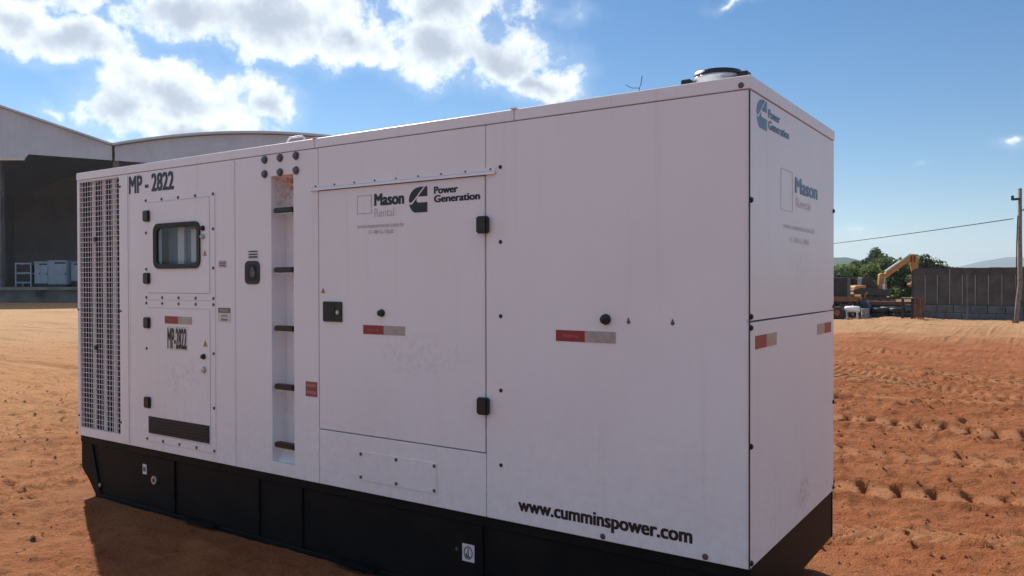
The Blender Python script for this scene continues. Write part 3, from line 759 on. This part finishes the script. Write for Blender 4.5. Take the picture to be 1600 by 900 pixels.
M['forest'] = leafmat('forest_slope', (.035, .06, .025), (.07, .10, .04), .02)

# camera-free frame for the yard beyond: V right, F away
RH = Vector((CR.x, CR.y, 0)).normalized(); FH = Vector((CF.x, CF.y, 0)).normalized()
def frame(origin):
    """matrix whose x runs along the shed front, y away from the yard, z up"""
    m = Matrix.Identity(4)
    for i in range(3): m[i][0], m[i][1], m[i][2], m[i][3] = RH[i], FH[i], (0, 0, 1)[i], origin[i]
    return m

# ------------------------------------------------------------------ warehouse on a loading dock
OW = Vector((CAM.x, CAM.y, 0)) + FH*62
MW = frame(OW)
wh = thing('warehouse', OW + RH*-30, 'big open-fronted grey-blue warehouse with curved roofs, left of the generator', 'warehouse')
DOCK = 1.18
def roof_left(x): return 15.1 - (x + 39.6)*.345 if x > -46.5 else 17.48 - ((-46.5-x))*.345
def roof_right(x): t = (x + 20.3)/10.6; return 12.95 - .95*t*t
def fascia(name, xs, top, bot):
    b = MB(); bm = b.bm; rows = []
    for i, x in enumerate(xs):
        d = .035 if i % 2 else 0.
        rows.append((bm.verts.new((x, d, bot(x))), bm.verts.new((x, d, top(x)))))
    for (a, c), (e, f) in zip(rows, rows[1:]): bm.faces.new((a, e, f, c))
    r = bmesh.ops.extrude_face_region(bm, geom=list(bm.faces))
    for v in r['geom']:
        if isinstance(v, bmesh.types.BMVert): v.co.y += .06
    bmesh.ops.recalc_face_normals(bm, faces=bm.faces)
    return b.build(name, M['sheet'], wh, M=MW)
def fbot(x):
    return 11.15 if x < -37.4 else 11.45 - (x + 37.2)*.075 if x > -37.2 else 11.45
xsl = [-62 + .28*i for i in range(112)]; xsr = [-30.68 + .28*i for i in range(75)]
fl = fascia('front_fascia', xsl, roof_left, fbot)
fr = fascia('front_fascia', xsr, roof_right, fbot)
def roofskin(xs, top):
    b = MB(); bm = b.bm
    A = [(bm.verts.new((x, -.35, top(x)+.05)), bm.verts.new((x, 38, top(x)+.05)), bm.verts.new((x, -.35, top(x)+.22)), bm.verts.new((x, 38, top(x)+.22))) for x in xs]
    for p, q_ in zip(A, A[1:]):
        bm.faces.new((p[0], p[1], q_[1], q_[0])); bm.faces.new((p[2], q_[2], q_[3], p[3])); bm.faces.new((p[0], q_[0], q_[2], p[2])); bm.faces.new((p[1], p[3], q_[3], q_[1]))
    return b.build('roof', M['sheet'], wh, M=MW)
roofskin([-62 + 1.3*i for i in range(24)] + [-30.75], roof_left); roofskin([-30.7 + .9*i for i in range(24)], roof_right)
MB().box(-45.5, -37.6, -.12, -.01, 10.98, 11.16).build('pale_gutter', M['cream'], wh, M=MW)
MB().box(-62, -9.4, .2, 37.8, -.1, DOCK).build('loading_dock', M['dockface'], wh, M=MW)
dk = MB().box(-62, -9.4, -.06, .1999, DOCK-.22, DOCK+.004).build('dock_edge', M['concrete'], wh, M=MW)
for i in range(9):
    x = -60 + 5.8*i; MB().box(x, x+.45, -.16, -.061, .45, .95).build('dock_bumper', M['rubber'], dk, M=MW)
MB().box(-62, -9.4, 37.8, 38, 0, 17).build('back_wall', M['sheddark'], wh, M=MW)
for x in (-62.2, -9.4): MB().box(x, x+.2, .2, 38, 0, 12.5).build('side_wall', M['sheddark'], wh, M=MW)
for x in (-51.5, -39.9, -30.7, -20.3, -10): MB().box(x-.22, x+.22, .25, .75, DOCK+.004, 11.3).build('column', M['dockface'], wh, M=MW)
# machines on the dock
def cabinet(x0, x1, h, y0, name, label, doors, skidh=.18, mat='paleblue'):
    o = thing(name, MW @ Vector(((x0+x1)/2, y0+.6, DOCK)), label, 'generator' if 'generator' in name else 'cabinet', 'machines standing on the warehouse dock')
    MB().box(x0, x1, y0, y0+1.3, DOCK+skidh, DOCK+h).bevel(.03).build('housing', M[mat], o, M=MW)
    MB().box(x0+.04, x1-.04, y0+.05, y0+1.25, DOCK+.006, DOCK+skidh).build('skid', M['machine'], o, M=MW)
    MB().box(x0-.03, x1+.03, y0-.03, y0+1.33, DOCK+h+.002, DOCK+h+.06).build('roof', M[mat], o, M=MW)
    wd = (x1-x0)/doors
    for i in range(doors):
        d = MB().box(x0+wd*i+.05, x0+wd*(i+1)-.05, y0-.03, y0-.002, DOCK+skidh+.08, DOCK+h-.35).bevel(.01).build('door', M[mat], o, M=MW)
        MB().box(x0+wd*(i+1)-.16, x0+wd*(i+1)-.10, y0-.06, y0-.031, DOCK+1.0, DOCK+1.2).build('door_handle', M['machine'], d, M=MW)
    MB().box(x0+(x1-x0)*.35, x1-.12, y0-.012, y0-.001, DOCK+h-.24, DOCK+h-.12).build('name_band', M['machine'], o, M=MW)
    return o
SH = 68.5/63.2      # the machines stand a few metres back from the dock edge
DY = 5.2
cabinet(-36.55*SH, -35.05*SH, 2.2, 1.2+DY, 'generator_cabinet', 'biggest pale white-blue machine cabinet on the warehouse dock', 1)
cabinet(-34.98*SH, -34.2*SH, 2.1, 1.6+DY, 'machine_cabinet', 'narrow pale cabinet at the right end of the dock machines', 1, .45)
cabinet(-37.75*SH, -36.62*SH, 2.1, 1.4+DY, 'machine_cabinet', 'pale cabinet with two doors between the slatted rack and biggest cabinet', 2, .25)
rk = thing('slatted_rack', MW @ Vector((-38.6*SH, 1.8+DY, DOCK)), 'dark rack with pale horizontal rails at the left on the warehouse dock', 'rack', 'machines standing on the warehouse dock')
for x in (-39.2*SH, -38.0*SH):
    for y in (1.4+DY, 2.4+DY): MB().box(x-.05, x+.05, y-.05, y+.05, DOCK+.004, DOCK+2.05).build('post', M['paleblue'], rk, M=MW)
for z in (.35, 1.17, 1.98): MB().box(-39.24*SH, -37.96*SH, 1.34+DY, 1.349+DY, DOCK+z-.06, DOCK+z+.06).build('rail', M['paleblue'], rk, M=MW)
for z in (.40, 1.22): MB().box(-39.1*SH, -38.1*SH, 1.46+DY, 2.34+DY, DOCK+z, DOCK+z+.62).bevel(.03).build('stacked_case', M['machine'], rk, M=MW)

# ------------------------------------------------------------------ fence wall on the right
FW0 = Vector((-3.80, 33.45, 0)); FW1 = Vector((7.5, 31.6, 0)); fd = (FW1-FW0).normalized(); fn = Vector((fd.y, -fd.x, 0))
MF = Matrix.Identity(4)
for i in range(3): MF[i][0], MF[i][1], MF[i][2], MF[i][3] = fd[i], -fn[i], (0, 0, 1)[i], FW0[i]
fe = thing('boundary_wall', FW0, 'dark sheet-panel boundary wall on a grey-blue block plinth, right background', 'wall')
n = 25; pw = .455
for i in range(n):
    j = ((i*37) % 11 - 5)*.002
    MB().box(i*pw+.006, (i+1)*pw-.006, j, .05, .60, 1.80).build('sheet_panel', M['fencesheet'], fe, M=MF)
    MB().box(i*pw+.004, (i+1)*pw-.004, -.014, .06, 1.806, 2.07 + ((i*13) % 5)*.004).build('top_panel', M['fencetop'], fe, M=MF)
    if i < 8 or i % 3 == 0: MB().box((i+1)*pw-.016, (i+1)*pw+.016, -.034, -.016 if j < -.009 else -.0125, .62, 1.80 if i != 2 else 2.05).build('batten', M['batten'], fe, M=MF)
for i in range(19):
    for k in range(2):
        MB().box(i*.6 - .3*k + (.3 if k == 0 else .31) - .29, i*.6 - .3*k + .3 + .3, -.07, .09, .30*k - .1*(k == 0), .30*k + .29).bevel(.008).build('block', M['block'], fe, M=MF)
MB().box(-.1, n*pw, .095, .12, -.1, 2.0).build('light_stop_sheet', M['fencetop'], fe, M=MF)  # unseen sheet added so sunlit ground cannot show through the block gaps
sk = MB().tube([(-1.78, 32.25, -.1), (-1.77, 32.25, .55), (-1.785, 32.25, 1.85)], [.011, .010, .009], 6).build('stake', M['timber'])
tag(sk, 'thin upright stake in front of the dark boundary wall', 'stake')

# ------------------------------------------------------------------ utility poles and wire
def pole(p, h, label, lean=(0, 0)):
    o = thing('utility_pole', p, label, 'utility pole', 'poles carrying the overhead wire')
    p = Vector(p); top = p + Vector((lean[0], lean[1], h))
    MB().tube([p+Vector((-.06,0,-.3)), p+Vector((-.02,0,.4)), p.lerp(top,.3)+Vector((.06,0,0)), p.lerp(top,.6)+Vector((.03,0,0)), top], [.092,.088,.082,.074,.066], 10).build('shaft', M['timber'], o, True)
    MB().box(top.x-.26, top.x+.02, top.y-.14, top.y-.075, top.z-.42, top.z-.34).build('cross_arm', M['machine'], o)
    MB().lathe([(.03,0),(.05,.03),(.05,.07),(.02,.10)], (top.x-.22, top.y-.10, top.z-.34), 'z', 10, True).build('insulator', M['machine'], o)
    MB().lathe([(.03,0),(.05,.03),(.05,.07),(.02,.10)], (top.x+.17, top.y-.10, top.z-.80), 'z', 10, True).build('insulator', M['machine'], o)
    MB().box(top.x+.06, top.x+.18, top.y-.125, top.y-.075, top.z-.80, top.z-.76).build('bracket', M['machine'], o)
    MB().tube([p+Vector((-.14,-.12,-.05)), p+Vector((-.10,-.14,.5)), p.lerp(top,.3)+Vector((-.05,-.13,0)), p.lerp(top,.6)+Vector((-.06,-.12,0)), p.lerp(top,.8)+Vector((-.04,-.12,0))], .022, 6).build('down_conductor', M['machine'], o)
    return top
pole((-.08, 30.63, 0), 4.85, 'tall wooden utility pole at the far right in front of the boundary wall', (.06, 0))
pole((-23.7, 70.8, 0), 5.2, 'far utility pole behind the generator carrying the other wire end')
a, c = Vector((-.22, 30.55, 3.78)), Vector((-23.75, 70.70, 4.15))
MB().tube([a.lerp(c, t) - Vector((0, 0, 1.5*t*(1-t)*.45)) for t in [k/16 for k in range(17)]], .018, 5).build('wire_span', M['machine'])
tag(bpy.data.objects['wire_span'], 'thin overhead wire sagging from the wooden pole towards the generator', 'wire')

# ------------------------------------------------------------------ excavator
EX = Vector((-8.6, 51.0, 0)); ME = frame(EX)
xc = thing('excavator', EX, 'yellow excavator with raised bent boom in front of the trees', 'excavator')
def track_pod(y):
    b = MB().prism([(-1.25,.18),(-1.05,.02),(1.05,.02),(1.25,.18),(1.25,.36),(1.05,.52),(-1.05,.52),(-1.25,.36)], y-.2, y+.2).bevel(.03).build('track', M['machine'], xc, M=ME)
    for x in (-1.0, -.5, 0, .5, 1.0): MB().lathe([(.05,-.215),(.15,-.213),(.15,.213),(.05,.215)], (x, y, .27), 'y', 12, True).build('roller', M['rust'], b, M=ME)
track_pod(-.7); track_pod(.7)
MB().prism([(-1.3,.62),(.9,.62),(.9,.95),(.35,1.05),(-.9,1.15),(-1.35,1.0)], -.85, .85).bevel(.04).build('upper_body', M['machine'], xc, M=ME)
MB().prism([(-1.36,.70),(-.55,.70),(-.55,1.28),(-1.25,1.22)], -.84, .84).bevel(.05).build('counterweight', M['yellow'], xc, M=ME)
cb_ = MB().prism([(-.45,1.0),(.35,1.0),(.42,1.35),(.22,1.75),(-.40,1.75)], .12, .80).bevel(.03).build('cab', M['machine'], xc, M=ME)
MB().prism([(-.32,1.2),(.26,1.2),(.28,1.38),(.15,1.65),(-.32,1.65)], .10, .118).build('cab_window', M['glass'], cb_, M=ME)
MB().prism([(.42,.55),(.98,.55),(1.02,.95),(.95,1.85),(.78,2.05),(.55,1.95),(.50,1.2)], -.22, .06).bevel(.03).build('boom_foot', M['yellow'], xc, M=ME)
MB().prism([(.68,1.84),(.98,1.70),(2.62,2.92),(2.80,3.16),(2.55,3.18)], -.20, .04).bevel(.03).build('boom', M['yellow'], xc, M=ME)
MB().prism([(2.42,3.02),(2.62,3.22),(2.92,3.18),(3.02,2.95),(2.98,2.2),(2.72,1.75),(2.58,2.2)], -.17, .01).bevel(.03).build('dipper_arm', M['yellow'], xc, M=ME)
MB().tube([ME @ Vector(p) for p in ((.75,-.27,.8),(.78,-.27,1.35))], .075, 8).build('boom_cylinder', M['brightwhite'], xc)
MB().tube([ME @ Vector(p) for p in ((.78,-.27,1.36),(.86,-.27,1.80))], .04, 8).build('boom_cylinder_rod', M['steel'], xc)
MB().tube([ME @ Vector(p) for p in ((.95,-.08,2.12),(1.9,-.08,2.78))], .07, 8).build('arm_cylinder', M['brightwhite'], xc)
MB().tube([ME @ Vector(p) for p in ((1.9,-.08,2.78),(2.55,-.08,3.24))], .04, 8).build('arm_cylinder_rod', M['steel'], xc)
MB().prism([(2.55,1.85),(2.95,1.85),(3.05,1.5),(2.9,1.22),(2.6,1.15),(2.42,1.3),(2.50,1.42),(2.62,1.38),(2.72,1.5)], -.32, .18).bevel(.015).build('bucket', M['rust'], xc, M=ME)
for s_ in (-1, 1): MB().box(2.55+.1*s_, 2.62+.1*s_, -.30, -.27, 2.7, 3.12).build('hose_clamp', M['machine'], xc, M=ME)

# ------------------------------------------------------------------ scrap and equipment along the yard edge
def at(x, y, z=0): return Vector((x, y, z))
tk = thing('tank_stand', (-5.86, 31.9, 0), 'small glossy white horizontal tank on a steel stand', 'tank')
MB().lathe([(.05,-.30),(.10,-.29),(.13,-.25),(.135,0),(.13,.25),(.10,.29),(.05,.30)], (-5.86, 31.9, .40), 'x', 16, True).build('tank', M['brightwhite'], tk, True)
for dx in (-.2, .2):
    for dy in (-.11, .11): MB().box(-5.86+dx-.02, -5.86+dx+.02, 31.9+dy-.02, 31.9+dy+.02, -.05, .30).build('leg', M['brightwhite'], tk)
MB().box(-6.1, -5.62, 31.78, 32.02, .20, .225).build('cradle', M['machine'], tk)
dr = thing('steel_drum', (-5.42, 32.2, 0), 'grey steel drum standing right of the white tank', 'drum')
MB().lathe([(.0,0),(.16,0),(.165,.02),(.16,.04),(.16,.18),(.168,.20),(.16,.22),(.16,.42),(.165,.44),(.15,.45),(.15,.43),(.0,.43)], (-5.42, 32.2, -.02), 'z', 18).build('shell', M['batten'], dr, True)
MB().lathe([(.03,0),(.03,.03)], (-5.35, 32.15, .41), 'z', 8, True).build('bung', M['machine'], dr)
tr = thing('flatbed_trailer', (-6.7, 32.9, 0), 'rusty flatbed trailer at the edge of the generator, right side', 'trailer')
MB().box(-7.9, -5.75, 32.55, 33.5, .78, .86).build('deck', M['rust'], tr); MB().box(-7.9, -5.75, 32.50, 32.549, .70, .90).build('side_rail', M['rust'], tr)
MB().box(-7.8, -5.9, 32.7, 33.35, .62, .775).build('chassis', M['machine'], tr)
for x in (-7.2, -6.3):
    wv = MB().lathe([(.12,-.09),(.30,-.09),(.33,-.05),(.33,.05),(.30,.09),(.12,.09)], (x, 32.62, .31), 'y', 18, True).build('tyre', M['rubber'], tr, True)
    MB().lathe([(.03,-.10),(.16,-.095),(.16,-.07)], (x, 32.62, .31), 'y', 12, True).build('rim', M['rust'], wv)
for x in (-6.05, -5.8): MB().box(x-.03, x+.03, 32.56, 32.62, -.02, .70).build('support_leg', M['machine'], tr)
cn = thing('steel_cabinet', (-6.95, 33.9, 0), 'tall dark steel cabinet behind the flatbed trailer', 'cabinet')
MB().box(-7.45, -6.42, 33.7, 34.4, 0, 1.72).bevel(.015).build('carcass', M['machine'], cn)
for x0, x1 in ((-7.43, -6.945), (-6.935, -6.44)): MB().box(x0, x1, 33.675, 33.698, .08, 1.68).bevel(.005).build('door', M['machine'], cn)
eg = thing('engine_block', (-5.75, 33.0, 0), 'dark engine block with a yellow air filter on a pallet behind the white tank', 'engine')
MB().box(-6.1, -5.3, 32.75, 33.3, .0, .12).build('pallet', M['timber'], eg)
MB().prism([(-6.0,.125),(-5.4,.125),(-5.35,.45),(-5.5,.72),(-5.9,.72),(-6.05,.45)], 32.8, 33.25).bevel(.03).build('block', M['navy'], eg)
MB().lathe([(.04,-.13),(.13,-.12),(.13,.12),(.04,.13)], (-5.85, 32.95, .86), 'x', 14, True).build('air_filter', M['yellow'], eg)
MB().tube([(-5.55, 32.95, .70), (-5.55, 32.95, .98), (-5.45, 32.95, 1.08)], .035, 8).build('exhaust_pipe', M['rust'], eg)
for i in range(4): MB().box(-5.95+.13*i, -5.88+.13*i, 32.77, 32.80, .2, .6).build('manifold_fin', M['machine'], eg)
TY = [(-5.05, 33.2, 0, .42), (-5.02, 33.2, .225, .40), (-4.72, 33.5, 0, .38), (-4.38, 33.15, 0, .33), (-4.36, 33.15, .23, .31), (-4.72, 33.5, .26, .36), (-4.12, 33.5, 0, .34)]
lab = ['lowest tyre of the pile right of the engine block', 'tyre topping the pile right of the engine block', 'lowest tyre of the middle pile by the boundary wall',
       'lowest tyre of the pile left of the steel trestle', 'tyre topping the pile left of the steel trestle', 'tyre topping the middle pile by the boundary wall', 'single black tyre nearest the boundary wall end']
for (x, y, z, r), lb in zip(TY, lab):
    t = MB().lathe([(r*.58,.02),(r*.62,.0),(r*.9,0),(r,.05),(r,.17),(r*.9,.22),(r*.62,.22),(r*.58,.20),(r*.58,.02)], (x, y, z), 'z', 20).build('tyre', M['rubber'], None, True)
    tag(t, 'black ' + lb, 'tyre', 'scrap tyres piled along the yard edge')
bs = thing('added_beam_stack', (-4.9, 34.3, 0), 'long dark stack of steel beams, added to hide sunlit ground behind the tyre piles', 'added beam stack')  # added dark stack, covers the sunlit ground behind the tyres
for k in range(4):
    for j in range(3):
        x0 = -6.2 + .1*((k*5+j*3) % 4); MB().box(x0, x0 + 2.3, 34.0+.16*j, 34.15+.16*j, .02+.17*k, .18+.17*k).bevel(.01).build('beam', M['machine' if (k+j) % 3 else 'rust'], bs)
for x in (-5.9, -4.2): MB().box(x, x+.1, 33.95, 34.5, -.1, .018).build('bearer', M['timber'], bs)
gb = thing('gearbox', (-6.35, 31.75, 0), 'dark scrap gearbox left of the white tank', 'gearbox')
MB().prism([(-6.6,0),(-6.15,0),(-6.12,.3),(-6.25,.52),(-6.5,.5),(-6.62,.25)], 31.6, 31.95).bevel(.03).build('casing', M['machine'], gb)
MB().lathe([(.04,-.06),(.12,-.055),(.12,.0)], (-6.38, 31.6, .26), 'y', 14, True).build('flange', M['rust'], gb)
MB().tube([(-6.3, 31.8, .5), (-6.27, 31.8, .8), (-6.15, 31.8, .88)], .02, 6).build('lever', M['machine'], gb)
st = thing('steel_trestle', (-3.85, 32.1, 0), 'dark steel trestle frame left of the rusty posts', 'trestle')
for x in (-4.02, -3.68):
    for y in (32.0, 32.35): MB().box(x-.022, x+.022, y-.022, y+.022, -.05, .86).build('leg', M['machine'], st)
MB().box(-4.06, -3.64, 31.96, 32.40, .862, .90).build('top', M['batten'], st)
for z in (.25, .52): MB().box(-3.997, -3.703, 31.985, 32.015, z, z+.035).build('brace', M['machine'], st)
for i, (x, y, h, lb) in enumerate(((-3.58, 32.2, .92, 'rusty steel post beside the dark trestle, shortest gap to it'), (-3.48, 32.32, .96, 'rusty steel post second from the dark trestle'), (-3.38, 32.2, .88, 'rusty steel post third from the dark trestle'), (-3.30, 32.34, .93, 'rusty steel post farthest from the dark trestle'))):
    b = MB().box(x-.03, x+.03, y-.03, y+.03, -.05, h).box(x-.06, x+.06, y-.06, y+.06, -.02, .02)
    tag(b.build('steel_post', M['rust']), lb, 'post', 'rusty posts at the end of the boundary wall')

# ------------------------------------------------------------------ hills
def ridge(name, r0, r1, prof, mat, amp, sc, seed, na=400, nr=26):
    az = np.linspace(-2.6, 1.6, na); rr = np.linspace(r0, r1, nr)
    A, Rr = np.meshgrid(az, rr); t = (Rr-r0)/(r1-r0)
    base = np.interp(A, [p[0] for p in prof], [p[1] for p in prof]) * (r0+r1)/2
    X_ = CAM.x + Rr*np.sin(A); Y_ = CAM.y + Rr*np.cos(A)
    Z_ = (base + CAM.z)*np.sin(np.pi*np.clip(t, 0, 1))**.8 + amp*fbm2(X_, Y_, sc, 5, seed, .55)*np.sin(np.pi*t)
    Z_[0] = -3; Z_[-1] = -3
    V = np.stack([X_, Y_, Z_], -1).reshape(-1, 3); id_ = np.arange(na*nr).reshape(nr, na)
    Q = np.stack([id_[:-1,:-1], id_[:-1,1:], id_[1:,1:], id_[1:,:-1]], -1).reshape(-1, 4)
    me = bpy.data.meshes.new(name); me.from_pydata(V.tolist(), [], Q.tolist()); me.materials.append(mat)
    for p in me.polygons: p.use_smooth = True
    return tag(link(name, me), kind='structure')
ridge('hill', 105, 175, [(-2.6,.012),(-.6,.014),(-.25,.010),(-.19,.0165),(-.15,.019),(-.12,.014),(-.095,.004),(0,.002),(.4,.008),(1.6,.012)], M['grass'], .5, .06, 71)
ridge('hill', 650, 1200, [(-2.6,.02),(-.5,.026),(-.215,.0246),(-.2014,.0252),(-.188,.0221),(-.1745,.0183),(-.148,.0151),(-.10,.008),(-.05,.006),(.1,.01),(1.6,.02)], M['forest'], 4, .02, 83)
ridge('mountain', 3600, 5200, [(-2.6,.02),(-.3,.02),(-.148,.012),(-.0975,.0111),(-.0731,.0164),(-.0553,.0203),(-.0408,.0228),(-.0265,.0222),(.05,.016),(.3,.024),(1.6,.02)], M['forest'], 14, .004, 97)

# ------------------------------------------------------------------ trees
def crown_mesh(name, blobs, nleaf, size, mat, seed):
    r = np.random.default_rng(seed); V = []; 
    vol = np.array([b[3]*b[4]*b[5] for b in blobs]); vol = vol/vol.sum()
    which = r.choice(len(blobs), nleaf, p=vol)
    d = r.normal(size=(nleaf, 3)); d /= np.linalg.norm(d, axis=1)[:, None]
    rad = r.random(nleaf)**.45
    B = np.array(blobs)[which]
    # leaves gather into tufts
    tuft = r.normal(size=(nleaf, 3))*.05
    lump = 1 + .22*np.sin(d[:,0]*7+which*1.3)*np.sin(d[:,1]*6+which)*np.sin(d[:,2]*8+2*which)
    c = B[:, :3] + d*B[:, 3:6]*(rad*lump)[:, None] + tuft*B[:, 3:6]
    n_ = r.normal(size=(nleaf, 3)) + d*.7 + np.array([0, 0, .6]); n_ /= np.linalg.norm(n_, axis=1)[:, None]
    u = np.cross(n_, r.normal(size=(nleaf, 3))); u /= np.linalg.norm(u, axis=1)[:, None]; v = np.cross(n_, u)
    s = size*(.6+.8*r.random(nleaf))[:, None]
    quad = np.stack([c-u*s, c-v*s*.45+n_*s*.15, c+u*s, c+v*s*.45+n_*s*.15], 1).reshape(-1, 3)
    F_ = np.arange(nleaf*4).reshape(-1, 4)
    me = bpy.data.meshes.new(name); me.from_pydata(quad.tolist(), [], F_.tolist()); me.materials.append(mat); return me
def tree(p, label, blobs, nleaf, size, mat, seed, th, tr_, group='trees beyond the yard'):
    p = Vector(p); o = thing('broadleaf_tree', p, label, 'tree', group)
    r = random.Random(seed)
    b = MB().tube([p + Vector((0,0,-.4)), p + Vector((r.uniform(-.1,.1),0,th*.5)), p + Vector((r.uniform(-.3,.3), r.uniform(-.2,.2), th))], [tr_, tr_*.8, tr_*.45], 8)
    for bl in blobs:
        q0 = p + Vector((0,0,th*r.uniform(.35,.8))); q1 = p + Vector(bl[:3])
        b.tube([q0, q0.lerp(q1,.5)+Vector((0,0,.15)), q1], [tr_*.45, tr_*.28, tr_*.1], 5)
    b.build('trunk', M['bark'], o)
    link('crown', crown_mesh('crown', [(p.x+x[0], p.y+x[1], p.z+x[2], *x[3:]) for x in blobs], nleaf, size, mat, seed), o)
    return o
def rblobs(seed, w, h, n, z0=.3):
    r = random.Random(seed)
    return [(r.uniform(-.7,.7)*w, r.uniform(-.5,.5)*w, h*(z0 + (1-z0)*(.04 + .8*(k_+r.random())/n)), w*r.uniform(.35,.55), w*r.uniform(.35,.55), h*r.uniform(.16,.26)) for k_ in range(n)]
def along(px, D): # a spot at distance D, in the direction of a point px to the right of straight ahead
    return Vector((CAM.x, CAM.y, 0)) + FH*D + RH*(px/1251.4*D)
TREES = [(515, 60, 2.0, 2.2, 'leafdark', 'low dark tree standing nearest the generator edge'),
         (545, 64, 2.2, 2.9, 'leaf', 'bushy green tree left of the excavator boom'),
         (572, 68, 2.3, 3.3, 'leafdark', 'dark tree directly behind the excavator boom foot'),
         (600, 66, 2.1, 3.6, 'leaf', 'green tree seen under the excavator boom'),
         (640, 64, 1.9, 3.4, 'leafdark', 'dark rounded tree right of the excavator arm above the wall'),
         (665, 70, 1.7, 3.1, 'leafdark', 'smallest dark tree top showing above the boundary wall'),
         (625, 74, 2.4, 3.9, 'leaf', 'tallest bushy green tree behind the excavator arm'),
         (530, 78, 2.4, 3.1, 'leaf', 'light green tree behind the low dark tree')]
for i, (px, D_, w_, h_, mt, lb) in enumerate(TREES):
    tree(along(px, D_), lb, rblobs(i*5+2, w_, h_, 10, .02), 5200, .16, M[mt], 300+i, h_*.7, .14)
p = along(568, 140)
co_ = [(0,0,6.5,.95,.95,.7),(.1,0,5.8,1.35,1.3,.8),(-.1,0,4.9,1.7,1.5,.9),(.1,0,4.0,1.9,1.7,.9),(0,0,3.0,2.0,1.8,.9),(-.9,.2,4.5,.9,.9,.6),(.9,0,4.2,.9,.9,.6)]
tree(p, 'tall cone-shaped dark tree standing alone on the hill', co_, 6000, .20, M['leafdark'], 77, 6.5, .22)

# ------------------------------------------------------------------ air
HZ = MB().box(-7800, 7800, -7800, 7800, -8, 190)
hm = bpy.data.materials.new('haze'); hm.use_nodes = True; hn = hm.node_tree; hn.nodes.clear()
pv = hn.nodes.new('ShaderNodeVolumePrincipled'); pv.inputs['Color'].default_value = (.74, .86, 1.0, 1); pv.inputs['Density'].default_value = .00020; pv.inputs['Anisotropy'].default_value = .3
ho = hn.nodes.new('ShaderNodeOutputMaterial'); hn.links.new(pv.outputs[0], ho.inputs['Volume'])
hz = HZ.build('haze', hm); tag(hz, 'pale blue haze in the air over the whole yard', 'haze', kind='stuff')
